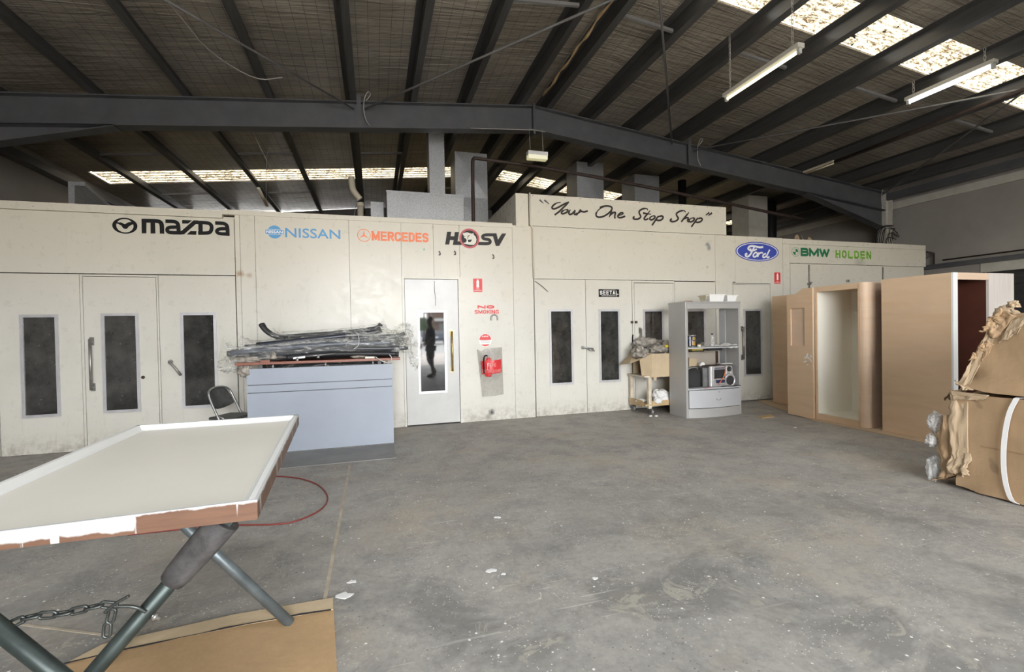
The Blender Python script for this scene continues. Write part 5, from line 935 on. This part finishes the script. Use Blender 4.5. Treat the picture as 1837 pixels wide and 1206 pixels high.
for y, z, ly, lz, tl in ((5.37, .93, .012, .05, .5), (5.345, .905, .03, .012, .3), (5.31, .875, .010, .04, -.6), (5.40, .845, .035, .010, -.4), (5.30, .93, .018, .012, .9), (5.36, .80, .02, .007, .1), (5.41, .90, .006, .02, .2)):
    pts = []
    for j in range(14):
        k = 2*PI*j/14; u, v = ly*math.cos(k)*(1+.3*math.sin(5*k+y*90)), lz*math.sin(k)*(1+.3*math.cos(4*k+z*70)); pts.append((6.1388, y+u*math.cos(tl)-v*math.sin(tl), z+u*math.sin(tl)+v*math.cos(tl)))
    mb.add(pts, [list(range(14))])
mb.build('white_filler_marks', M['whitew'], bd)
wd = empty('wardrobe_carcass', (6.5, 4.9, .012), 'plywood wardrobe carcass with open front and cream interior', 'wardrobe')
X_F, X_B, YN, YF, ZT2 = 6.176, 6.86, 4.53, 5.262, 1.94
r_ = .07; arc = [(X_F+r_-r_*math.cos(a), YN+r_-r_*math.sin(a)) for a in [PI/2*k/8 for k in range(9)]]
mb = MB().prism(arc+[(X_B, YN), (X_B, YN+.035), (X_F, YN+.10)], 'z', .013, ZT2); mb.build('side_panel', M['ply2'], wd)
B(X_F, X_B, YF-.03, YF, .013, ZT2).build('side_panel', M['ply'], wd); B(X_F+.01, X_B, YN+.036, YF-.03, ZT2-.06, ZT2-.004).build('top_panel', M['ply'], wd)
B(X_F+.005, X_B, YN+.10, YF-.03, .013, .09).build('bottom_panel', M['ply'], wd)
mb = B(X_F-.003, X_F+.012, YN+.095, YF, .013, .10); mb.box(X_F-.003, X_F+.012, YN+.095, YF, ZT2-.075, ZT2); mb.box(X_F-.003, X_F+.012, YN+.07, YN+.10, .013, ZT2); mb.build('face_frame', M['ply'], wd)
mb = B(X_B-.02, X_B, YN+.035, YF-.03, .09, ZT2-.06); mb.box(X_F+.012, X_B-.02, YF-.036, YF-.03, .09, ZT2-.06); mb.box(X_F+.012, X_B-.02, YN+.1, YF-.036, .09, .095); mb.box(X_F+.012, X_B-.02, YN+.036, YN+.042, .095, ZT2-.06); mb.build('inner_lining', M['inside'], wd)
bk = empty('plywood_cupboard', (6.75, 4.0, .012), 'tall plywood cupboard with white edges and dark red-brown inside, behind the cartons', 'cupboard')
B(6.241, 6.262, 3.625, 4.376, .013, 1.953).build('side_panel', M['ply'], bk)
B(6.241, 6.315, 3.605, 3.625, .013, 1.953).build('front_edge', M['whitew'], bk); B(6.315, 6.84, 3.61, 3.63, 1.875, 1.953).build('top_rail', M['ply2'], bk); B(6.84, 7.286, 3.605, 3.63, .013, 1.955).build('front_panel', M['grain'], bk)
B(6.262, 7.286, 3.63, 4.376, 1.93, 1.95).build('top_panel', M['ply'], bk); mb = B(7.265, 7.286, 3.63, 4.376, .013, 1.93); mb.build('side_panel', M['ply'], bk)
mb = B(6.262, 7.265, 4.35, 4.376, .013, 1.93); mb.box(6.835, 6.855, 3.63, 4.35, .03, 1.93); mb.box(6.262, 6.27, 3.63, 4.35, .03, 1.93); mb.box(6.27, 6.835, 3.63, 4.35, .03, .04); mb.build('inner_lining', M['wine'], bk)
tag(MB().prism([(5.56, 5.72), (5.90, 5.80), (5.78, 5.62), (5.53, 5.60)], 'z', 0, .012).build('plywood_offcut', M['shelfwood'], loc=(5.7, 5.7, 0)), 'small tan plywood offcut lying on the floor right of the silver cabinet', 'offcut')

# ------------------------------------------------------------------ battered cartons at the right edge
def dent(p, seed, k): return Vector((noise.noise(p*5+Vector((seed, 0, 0))), noise.noise(p*5+Vector((0, seed, 0))), noise.noise(p*5+Vector((0, 0, seed)))))*k
def carton(name, prof, xa, xb, seed, lb, yfar, m='card', dx0=.0):
    r = empty(name, ((xa+xb)/2, 2.0, min(p[1] for p in prof)), lb, 'carton', 'battered cartons by the cupboard')
    mb = MB(); P = [Vector((0, a, b)) for a, b in prof]; n = len(P); ring = []
    for i in range(n):
        a, b = P[i], P[(i+1) % n]; s = max(2, int((b-a).length/.035))
        ring += [a.lerp(b, j/s) for j in range(s)]
    N = len(ring); nx = 14
    def pt(i, u):
        q = ring[i % N].copy(); q.x = xa+(xb-xa)*u; k = .006+.045*max(0, min(1, (q.y-(yfar-.32))/.32))**1.5
        d = dent(q*1.4, seed, k)+dent(q*.45, seed+3, k*.7); q = q+d; q.z = max(q.z, .004)
        return q
    vs = [pt(i, j/nx) for j in range(nx+1) for i in range(N)]
    mb.add(vs, [(j*N+i, j*N+(i+1) % N, (j+1)*N+(i+1) % N, (j+1)*N+i) for j in range(nx) for i in range(N)], True)
    mb.f.append(None); mb.f.pop()
    c = Vector((xa, sum(p.y for p in ring)/N, sum(p.z for p in ring)/N)); M_ = 10
    for u, xx in ((0, xa), (1, xb)):
        vs = []
        for m_ in range(M_+1):
            for i in range(N):
                e = pt(i, u); f = 1-m_/M_; q = Vector((xx, c.y+(e.y-c.y)*f, c.z+(e.z-c.z)*f))
                if m_ == 0: q = e
                else:
                    k = .004+.03*max(0, min(1, (q.y-(yfar-.25))/.25))**1.5; q.x += noise.noise(q*6+Vector((seed, 0, 0)))*k*1.4+.006*noise.noise(q*2)
                vs.append(q)
        mb.add(vs, [(a*N+i, a*N+(i+1) % N, (a+1)*N+(i+1) % N, (a+1)*N+i) for a in range(M_) for i in range(N)], True)
    mb.build('carton_body', M[m], r)
    return r
def flap(parent, pts, seed, amp, m='cardin', ragged=.25, nu=30, nv=22, name='torn_flap'):
    a, b, c, d = [Vector(p) for p in pts]     # a-b attached edge, d-c free ragged edge
    def fn(u, v):
        vv = v*(1-ragged*abs(noise.noise(Vector((u*6, seed, 0)))) ); p = a.lerp(b, u).lerp(d.lerp(c, u), vv); q = Vector((u*3.2, v*2.4, seed))
        return p+Vector((noise.noise(q)-.5*abs(noise.noise(q*3)), noise.noise(q+Vector((5, 5, 0)))+.5*abs(noise.noise(q*2.6)), .6*noise.noise(q+Vector((0, 9, 9)))+.4*noise.noise(q*4)))*amp*(.3+v)
    return MB().grid(fn, nu, nv, True).build(name, M[m], parent, solid=.005)
c1 = carton('large_carton', [(1.3, .012), (2.66, .012), (2.72, .30), (2.66, .80), (1.3, .81)], 4.635, 5.6, 2.0, 'large crushed brown carton on the floor at the right, bound with a white strap', 2.72)
c2 = carton('large_carton', [(1.3, .825), (2.60, .835), (2.55, .95), (2.36, 1.40), (2.26, 1.455), (1.3, 1.56)], 4.62, 5.5, 7.0, 'brown carton with sloping crushed end, stacked on the strapped carton', 2.60)
FL = [([(4.634, 2.58, .80), (4.634, 2.58, .20), (4.622, 2.70, .16), (4.622, 2.70, .80)], 1, .018, 'cardin'), ([(4.634, 2.69, .62), (4.634, 2.68, .10), (4.64, 2.80, .05), (4.66, 2.79, .60)], 2, .030, 'card'), ([(4.628, 2.56, .32), (4.628, 2.68, .32), (4.60, 2.72, .12), (4.605, 2.56, .14)], 3, .028, 'cardin'), ([(4.66, 2.70, .82), (4.9, 2.7, .82), (4.9, 2.80, .74), (4.68, 2.79, .72)], 4, .03, 'cardin'), ([(4.64, 2.66, .13), (4.85, 2.7, .13), (4.85, 2.84, .02), (4.62, 2.82, .02)], 5, .03, 'card'), ([(4.626, 2.70, .82), (4.626, 2.44, .815), (4.62, 2.46, .775), (4.615, 2.66, .74)], 6, .012, 'cardin')]
for pts, sd, am, mt in FL: flap(c1, pts, sd*3.7, am, mt)
FU = [([(4.618, 2.57, .86), (4.618, 2.36, 1.36), (4.605, 2.42, 1.38), (4.605, 2.63, .88)], 11, .018, 'cardin'), ([(4.615, 2.39, 1.26), (4.615, 2.27, 1.43), (4.60, 2.36, 1.50), (4.60, 2.47, 1.33)], 12, .035, 'card'), ([(4.64, 2.36, 1.34), (4.74, 2.3, 1.45), (4.70, 2.38, 1.53), (4.63, 2.45, 1.40)], 13, .04, 'cardin'), ([(4.618, 2.47, 1.08), (4.618, 2.40, 1.22), (4.60, 2.47, 1.25), (4.60, 2.53, 1.1)], 14, .03, 'card'), ([(4.618, 2.60, .90), (4.618, 2.53, .845), (4.60, 2.58, .85), (4.60, 2.66, .90)], 15, .025, 'cardin'), ([(4.612, 2.30, 1.40), (4.612, 2.20, 1.44), (4.604, 2.25, 1.30), (4.604, 2.36, 1.22)], 16, .015, 'cardin')]
for pts, sd, am, mt in FU: flap(c2, pts, sd*2.9, am, mt)
crumple('torn_tissue', (4.64, 2.30, 1.515), .03, .035, .032, 'cardin', 121, 'knob of torn orange-brown paper on the very top of the stacked carton', 'paper', amp=.5)
B(4.627, 4.633, 1.4, 2.5, .40, .401).build('printed_line', M['card'], c1)
sr = [(4.615, 2.27, .815), (4.60, 2.31, .70), (4.595, 2.34, .45), (4.60, 2.34, .2), (4.615, 2.31, .03), (4.63, 2.28, .012)]
p = chaikin(sr, 2); mb = MB(); n = len(p)
mb.add([q+Vector((0, -.016, 0)) for q in p]+[q+Vector((0, .016, 0)) for q in p], [(i, n+i, n+i+1, i+1) for i in range(n-1)]); mb.build('strap', M['whitew'], c1, solid=.003)
B(4.63, 5.5, 2.254, 2.286, .814, .818).build('strap', M['whitew'], c1)
for c, s_, sd, lb in (((4.70, 2.85, .52), (.05, .05, .09), 131, 'white foam wrap poking out beside the strapped carton, upper piece'), ((4.69, 2.87, .36), (.05, .04, .06), 133, 'white foam wrap poking out beside the strapped carton, middle piece'), ((4.68, 2.86, .11), (.04, .05, .10), 137, 'white foam wrap poking out at the foot of the strapped carton')): crumple('foam_wrap', c, *s_, 'foamw', sd, lb, 'wrap', group='foam wrap by the carton', amp=.4, flat=False)

# ------------------------------------------------------------------ foreground: primed tray panel on a tube stand
pr = empty('primed_panel', (-.92, 1.57, .87), 'large white primed tray panel with bare timber edge lying on the tube stand', 'panel')
BRp, BLp, FLp, FRp = (-.47, 3.13), (-1.30, 3.12), (-1.255, 1.575), (-.36, 1.575)
def slab(za, zb, ins=0):
    c = [FLp, FRp, BRp, BLp]; return MB().hexa([(x, y, za) for x, y in c], [(x, y, zb) for x, y in c])
def lip(a, b, inn):   # moulded lip from a to b, inn = inward unit vector; cove on the inner side
    a, b, i = Vector((*a, 0)), Vector((*b, 0)), Vector((*inn, 0)); pf = [(0, .872), (0, .9), (.018, .9), (.024, .893), (.032, .880), (.045, .872)]
    mb = MB(); n = len(pf); mb.add([a+i*q+Vector((0, 0, z)) for q, z in pf]+[b+i*q+Vector((0, 0, z)) for q, z in pf], [list(range(n))[::-1], [n+k for k in range(n)]]+[(k, (k+1) % n, n+(k+1) % n, n+k) for k in range(n)]); return mb
slab(.842, .873).build('panel_board', M['primer'], pr)
lip(BRp, BLp, (0, -1)).build('back_lip', M['primer_lip'], pr); lip(BLp, FLp, (1, 0)).build('left_lip', M['primer_lip'], pr); lip(FRp, BRp, (-1, 0)).build('right_lip', M['primer_lip'], pr)
mb = MB().hexa([(FLp[0], 1.565, .84), (FRp[0], 1.565, .84), (FRp[0], 1.577, .84), (FLp[0], 1.577, .84)], [(FLp[0], 1.565, .8735), (FRp[0], 1.565, .9), (FRp[0], 1.577, .9), (FLp[0], 1.577, .8735)]); mb.v[4].z = mb.v[7].z = .885
mb.build('front_edge', M['edge'], pr)
mb = MB().hexa([(-.36, 1.565, .84), (-.47, 3.13, .84), (-.462, 3.13, .84), (-.352, 1.565, .84)], [(-.36, 1.565, .9), (-.47, 3.13, .9), (-.462, 3.13, .9), (-.352, 1.565, .9)]); mb.build('side_edge', M['edge'], pr)
sd = empty('folding_stand', (-.8, 2.05, 0), 'folding tube stand with crossed legs, foam sleeve and chain under the primed panel', 'stand')
def leg(a, b, m, nm='leg', r0=.0235): return MB().tube([a, b], r0, 16).build(nm, M[m], sd)
YA, YB_ = 1.665, 1.61
leg((-.467, YA, .815), (-1.171, YA, .006), 'tube'); leg((-1.166, YB_, .815), (-.52, YB_, .006), 'tube')
leg((-1.067, 2.44, .815), (-.42, 2.44, .006), 'tube_lt'); leg((-.45, 2.39, .815), (-1.14, 2.39, .006), 'tube_lt')
for x, ya, yb in ((-.46, 1.64, 2.5), (-1.12, 1.58, 2.48)): MB().tube([(x, ya, .818), (x-.03*0, yb, .818)], .021, 12).build('top_bar', M['tube'], sd)
A0, A1 = Vector((-.467, YA, .815)), Vector((-1.171, YA, .006)); dA = (A1-A0).normalized()
mb = MB().tube([A0+dA*t_ for t_ in (.0, .05, .1, .16, .2, .225)], [.048, .047, .046, .043, .041, .036], 20); mb.build('foam_sleeve', M['foam'], sd)
mb = MB().tube([(-.832, 1.58, .393), (-.832, 1.70, .393)], .012, 10); mb.build('pivot_bolt', M['chrome'], sd)
pb = A0+dA*.335
mb = MB().tube([pb, pb+Vector((.038, 0, -.028))], .006, 8); mb.tube([pb+Vector((.020, 0, -.015)), pb+Vector((.029, 0, -.0215))], .012, 6); mb.build('bolt', M['ali_worn'], sd)
def link(c, d, flat, L=.050, W=.026, r0=.0042):
    c, d = Vector(c), Vector(d).normalized(); s = d.cross(Vector((0, 1, 0)) if flat else Vector((0, 0, 1))).normalized()
    if not flat: s = Vector((0, 1, 0))-d*d.y; s.normalize()
    pts = []; hl, hw = (L-W)/2, W/2-r0
    for k in range(20):
        a = 2*PI*k/20; pts.append(c+d*(math.copysign(hl, math.cos(a))+hw*math.cos(a))+s*hw*math.sin(a))
    return MB().tube(pts, r0, 7, True)
cp = chaikin([(-.995, 1.63, .605), (-.94, 1.63, .622), (-.885, 1.63, .613), (-.83, 1.63, .617), (-.77, 1.63, .622), (-.745, 1.63, .61)], 3)
L_ = [0]
for i in range(1, len(cp)): L_.append(L_[-1]+(cp[i]-cp[i-1]).length)
def at(s):
    i = max(k for k in range(len(L_)-1) if L_[k] <= s); f = (s-L_[i])/(L_[i+1]-L_[i]); return cp[i].lerp(cp[i+1], f), cp[i+1]-cp[i]
nl = 7
for k in range(nl):
    c, d_ = at((k+.5)/nl*L_[-1]); link(c, d_, k % 2 == 0).build('chain_link', M['chain'], sd)
link((-.757, 1.63, .585), (-.25, 0, -1), True).build('chain_link', M['chain'], sd); link((-.768, 1.63, .545), (-.1, 0, -1), True).build('chain_link', M['chain'], sd)
MB().tube(chaikin([(-.755, 1.63, .612), (-.72, 1.63, .607), (-.695, 1.63, .60), (-.675, 1.64, .575)], 2), .005, 8).build('eye_hook', M['chain'], sd)
MB().tube(chaikin([(-.77, 1.625, .60), (-.745, 1.625, .622), (-.71, 1.625, .638)], 2), .0045, 8).build('chain_hook', M['chain'], sd)
MB().tube(chaikin([(-1.0, 1.62, .59), (-.985, 1.62, .60), (-.955, 1.625, .612)], 2), .0045, 8).build('eye_hook', M['chain'], sd)
# cardboard on the floor
cf = empty('cardboard_sheet', (-.7, 2.1, 0), 'flattened brown cardboard sheet with a torn strip, on the floor under the stand', 'cardboard')
MB().prism([(-.24, 2.60), (-.70, 2.60), (-1.215, 2.535), (-1.30, 2.42), (-1.36, 2.2), (-1.5, 1.7), (-1.45, 1.2), (-.06, 1.25), (-.18, 2.04)], 'z', .001, .006).build('sheet', M['card_floor'], cf)
mb = MB().add([(-.24, 2.60, .008), (-.70, 2.60, .008), (-1.215, 2.535, .008), (-1.295, 2.44, .008), (-1.0, 2.475, .007), (-.62, 2.495, .007), (-.232, 2.49, .007)], [(0, 1, 2, 3, 4, 5, 6)]); mb.build('torn_strip', M['card_box'], cf, solid=.004)
pts = [(-1.42, 2.395), (-1.30, 2.435), (-1.22, 2.445), (-1.12, 2.46), (-1.0, 2.467), (-.9, 2.475), (-.8, 2.480), (-.72, 2.489), (-.62, 2.492), (-.5, 2.492), (-.38, 2.494), (-.24, 2.486)]
random.seed(3); mb = MB(); vs = []
for x, y in pts: wq = .003+.006*random.random(); vs += [(x, y-wq, .0112), (x, y+wq, .0112)]
mb.add(vs, [(2*i, 2*i+1, 2*i+3, 2*i+2) for i in range(len(pts)-1)]); mb.build('torn_gap', M['smoke'], cf)
hp = [(-1.7, 3.9, .006), (-1.1, 3.87, .006), (-.70, 3.73, .006), (-.56, 3.77, .006), (-.42, 3.95, .006), (-.40, 4.22, .006), (-.51, 4.58, .006), (-.66, 4.80, .006), (-.77, 4.91, .006), (-.99, 5.05, .006), (-1.5, 5.12, .006)]
tag(MB().tube(chaikin(hp, 3), .0065, 8).build('air_hose', M['cordred'], loc=(-.7, 4.3, 0)), 'thin dull red hose lying in a curve on the floor behind the primed panel', 'hose')
# flakes on the floor
from math import cos, sin
for k, (x, y, a, m, lb) in enumerate(((.62, 2.62, .035, 'cloth', 'white paint flake on the floor left of centre, long and thin'), (.68, 2.56, .018, 'cloth', 'tiny white flake just right of the long thin flake'), (-.19, 2.62, .05, 'cloth', 'cluster of white paint flakes beside the corner of the cardboard sheet'), (-.15, 2.75, .03, 'cloth', 'white flake beyond the cluster by the cardboard sheet'), (.85, 3.35, .03, 'cloth', 'white flake on the open floor, midway to the middle door'), (5.45, 4.95, .03, 'cloth', 'white scrap on the floor before the wardrobe carcass'), (1.15, 2.35, .02, 'cloth', 'small white chip on the open floor near the front'))):
    n = 9; random.seed(k); pts = [(x+a*(.5+.6*random.random())*cos(2*PI*j/n), y+a*(.3+.5*random.random())*sin(2*PI*j/n)) for j in range(n)]
    tag(MB().prism(pts, 'z', 0, .003).build('paint_flake', M[m], loc=(x, y, 0)), lb, 'flake', 'flakes on the floor')
# ------------------------------------------------------------------ outside the roller door, seen mirrored in the door glass
struct('ground_apron', B(-40, 40, -16, Y0-.2, -.12, -.01), M['apron']); struct('ground_road', B(-60, 60, -60, -16, -.14, -.03), M['asphalt'])
bd_ = empty('building', (14.5, -60, 0), 'plain brown building across the street outside', 'building')
B(8.3, 21, -64, -56, -.03, 4.3).build('wall', M['brick'], bd_); B(8.0, 21.3, -64.2, -55.8, 4.3, 4.6).build('parapet', M['steel_dark'], bd_); B(9.2, 12, -56.1, -55.95, .5, 2.6).build('window', M['glass'], bd_); B(8.6, 13, -55.9, -55.0, 2.9, 3.3).build('awning', M['pale'], bd_)
for x, h_, lb in ((4.55, 9, 'tall dark street pole outside, left one'), (5.05, 9, 'tall dark street pole outside, right one')): tag(MB().tube([(x, -31, -.03), (x, -31, h_)], .07, 8).build('street_pole', M['brown'], loc=(x, -31, -.03)), lb, 'pole', 'poles across the street')
def tree(x, y, z, rz_, lb, s_):
    r = empty('tree', (x, y, -.03), lb, 'tree'); MB().tube([(x, y, -.03), (x, y, z)], .12, 8).build('trunk', M['brown'], r); crumple('crown', (x, y, z), s_, s_, rz_, 'leaf', x, parent=r, flat=False)
tree(4.35, -38, 4.9, 1.1, 'dark leafy tree across the street', .9); tree(6.4, -50, 1.9, 1.3, 'low rounded tree behind the parked cars', 1.2)
def car(x, y, m, lb):
    r = empty('car', (x, y, -.03), lb, 'car', 'parked cars'); L = 4.2; W = 1.7
    pf = [(-2.1, .35), (2.1, .35), (2.12, .7), (1.9, .92), (1.2, 1.0), (.55, 1.42), (-1.0, 1.45), (-1.75, 1.0), (-2.1, .95)]
    MB().prism([(y+a, b) for a, b in pf], 'x', x-W/2, x+W/2).build('body', M[m], r, .06)
    mb = MB().hexa([(x-.7, y+1.14, 1.04), (x+.7, y+1.14, 1.04), (x+.7, y+1.2, 1.04), (x-.7, y+1.2, 1.04)], [(x-.62, y+.58, 1.40), (x+.62, y+.58, 1.40), (x+.62, y+.66, 1.40), (x-.62, y+.66, 1.40)]); mb.build('windscreen', M['glass'], r)
    for sx_ in (-1, 1):
        for yy in (-1.3, 1.3): MB().lathe([(0, -.1), (.3, -.1), (.32, 0), (.3, .1), (0, .1)], (x+sx_*.75, y+yy, .29), 'x', 18).build('wheel', M['tyre'], r)
        B(x+sx_*.55-.15, x+sx_*.55+.15, y+2.1, y+2.14, .68, .82).build('headlamp', M['white'], r)
car(4.6, -33.5, 'carp', 'dark parked car outside, nearer one'); car(6.9, -38, 'carp', 'dark parked car outside, farther one'); car(2.9, -27, 'pale', 'pale parked car outside at the left')

# the visitor reflected in the middle door glass, standing to the right of the camera, outside its view
PXY = Vector((1.63, -.40, 0))
pe = empty('person', PXY, 'person in dark shorts and dark shirt standing sideways, seen mirrored in the door glass', 'person')
def skin(name, verts, edges, m, root=0, parent=pe, sub=2):
    me = bpy.data.meshes.new(name); o = bpy.data.objects.new(name, me); col.objects.link(o); o.parent = parent
    me.from_pydata([v[0] for v in verts], edges, []); me.materials.append(m)
    md = o.modifiers.new('skin', 'SKIN'); md.use_smooth_shade = True
    for v, q in zip(me.skin_vertices[0].data, verts): v.radius = q[1] if isinstance(q[1], tuple) else (q[1], q[1])
    me.skin_vertices[0].data[root].use_root = True
    s_ = o.modifiers.new('sub', 'SUBSURF'); s_.levels = s_.render_levels = sub
    return o
# local frame: x = direction of facing (towards -X in the mirror view), y = side
V = [((0, 0, .98), (.15, .12)), ((0, 0, 1.15), (.14, .11)), ((.01, 0, 1.36), (.17, .12)), ((.01, 0, 1.50), (.10, .09)), ((.01, 0, 1.56), .06), ((-.01, 0, 1.64), .085), ((-.015, 0, 1.74), .105), ((-.01, 0, 1.81), .075),
     ((0, .10, .92), .10), ((.02, .10, .52), .068), ((.05, .10, .10), .042), ((-.09, .10, .05), .038),
     ((0, -.10, .92), .10), ((-.06, -.10, .53), .068), ((.16, -.10, .13), .042), ((.06, -.10, .05), .038),
     ((.01, .19, 1.45), .062), ((.03, .23, 1.17), .046), ((-.14, .20, 1.02), .034), ((-.20, .18, 1.03), .03),
     ((.01, -.19, 1.45), .062), ((.05, -.23, 1.17), .046), ((-.10, -.20, 1.10), .034), ((-.17, -.17, 1.14), .03), ((-.09, 0, 1.70), .022)]
E_ = [(0, 1), (1, 2), (2, 3), (3, 4), (4, 5), (5, 6), (6, 7), (0, 8), (8, 9), (9, 10), (10, 11), (0, 12), (12, 13), (13, 14), (14, 15), (2, 16), (16, 17), (17, 18), (18, 19), (2, 20), (20, 21), (21, 22), (22, 23), (6, 24)]
skin('body', V, E_, M['skin'])
for s in (1, -1):
    hx, hz, hy = (-.20, 1.03, .18*s) if s > 0 else (-.17, 1.14, .17*s)
    for k in range(4): skin('finger', [((hx, hy+.012*(k-1.5)*1.3, hz), .010), ((hx-.035, hy+.013*(k-1.5)*1.3, hz-.004), .009), ((hx-.06-.006*(1.5-abs(k-1.5)), hy+.013*(k-1.5)*1.3, hz-.022), .008)], [(0, 1), (1, 2)], M['skin'], sub=1)
    skin('thumb', [((hx+.02, hy-.02*s, hz+.005), .011), ((hx-.01, hy-.04*s, hz+.012), .009), ((hx-.035, hy-.043*s, hz+.008), .008)], [(0, 1), (1, 2)], M['skin'], sub=1)
skin('shirt', [((0, 0, .93), (.175, .15)), ((0, 0, 1.15), (.17, .14)), ((.01, 0, 1.38), (.20, .15)), ((.01, 0, 1.49), (.12, .11)), ((.01, .2, 1.44), .085), ((.025, .235, 1.22), .075), ((.01, -.2, 1.44), .085), ((.04, -.235, 1.22), .075)], [(0, 1), (1, 2), (2, 3), (2, 4), (4, 5), (2, 6), (6, 7)], M['shirt'])
skin('shorts', [((0, 0, 1.0), (.165, .14)), ((0, .105, .86), .125), ((.01, .105, .55), .105), ((0, -.105, .86), .125), ((-.04, -.105, .57), .105)], [(0, 1), (1, 2), (0, 3), (3, 4)], M['shorts'])
for vs in ([((.07, .10, .05), .05), ((-.02, .10, .045), .05), ((-.14, .10, .035), .038)], [((.17, -.10, .07), .05), ((.09, -.10, .05), .05), ((-.01, -.10, .04), .038)]): skin('shoe', vs, [(0, 1), (1, 2)], M['shoe'])
skin('hair', [((.03, 0, 1.70), .105), ((0, 0, 1.80), .105), ((-.05, 0, 1.82), .07)], [(0, 1), (1, 2)], M['hair'])
for s in (1, -1): MB().lathe([(0, -.012), (.02, -.01), (.028, .004), (.02, .012), (0, .012)], PXY+Vector((.0, .098*s, 1.70)), 'y', 12).build('ear', M['skin'], pe)
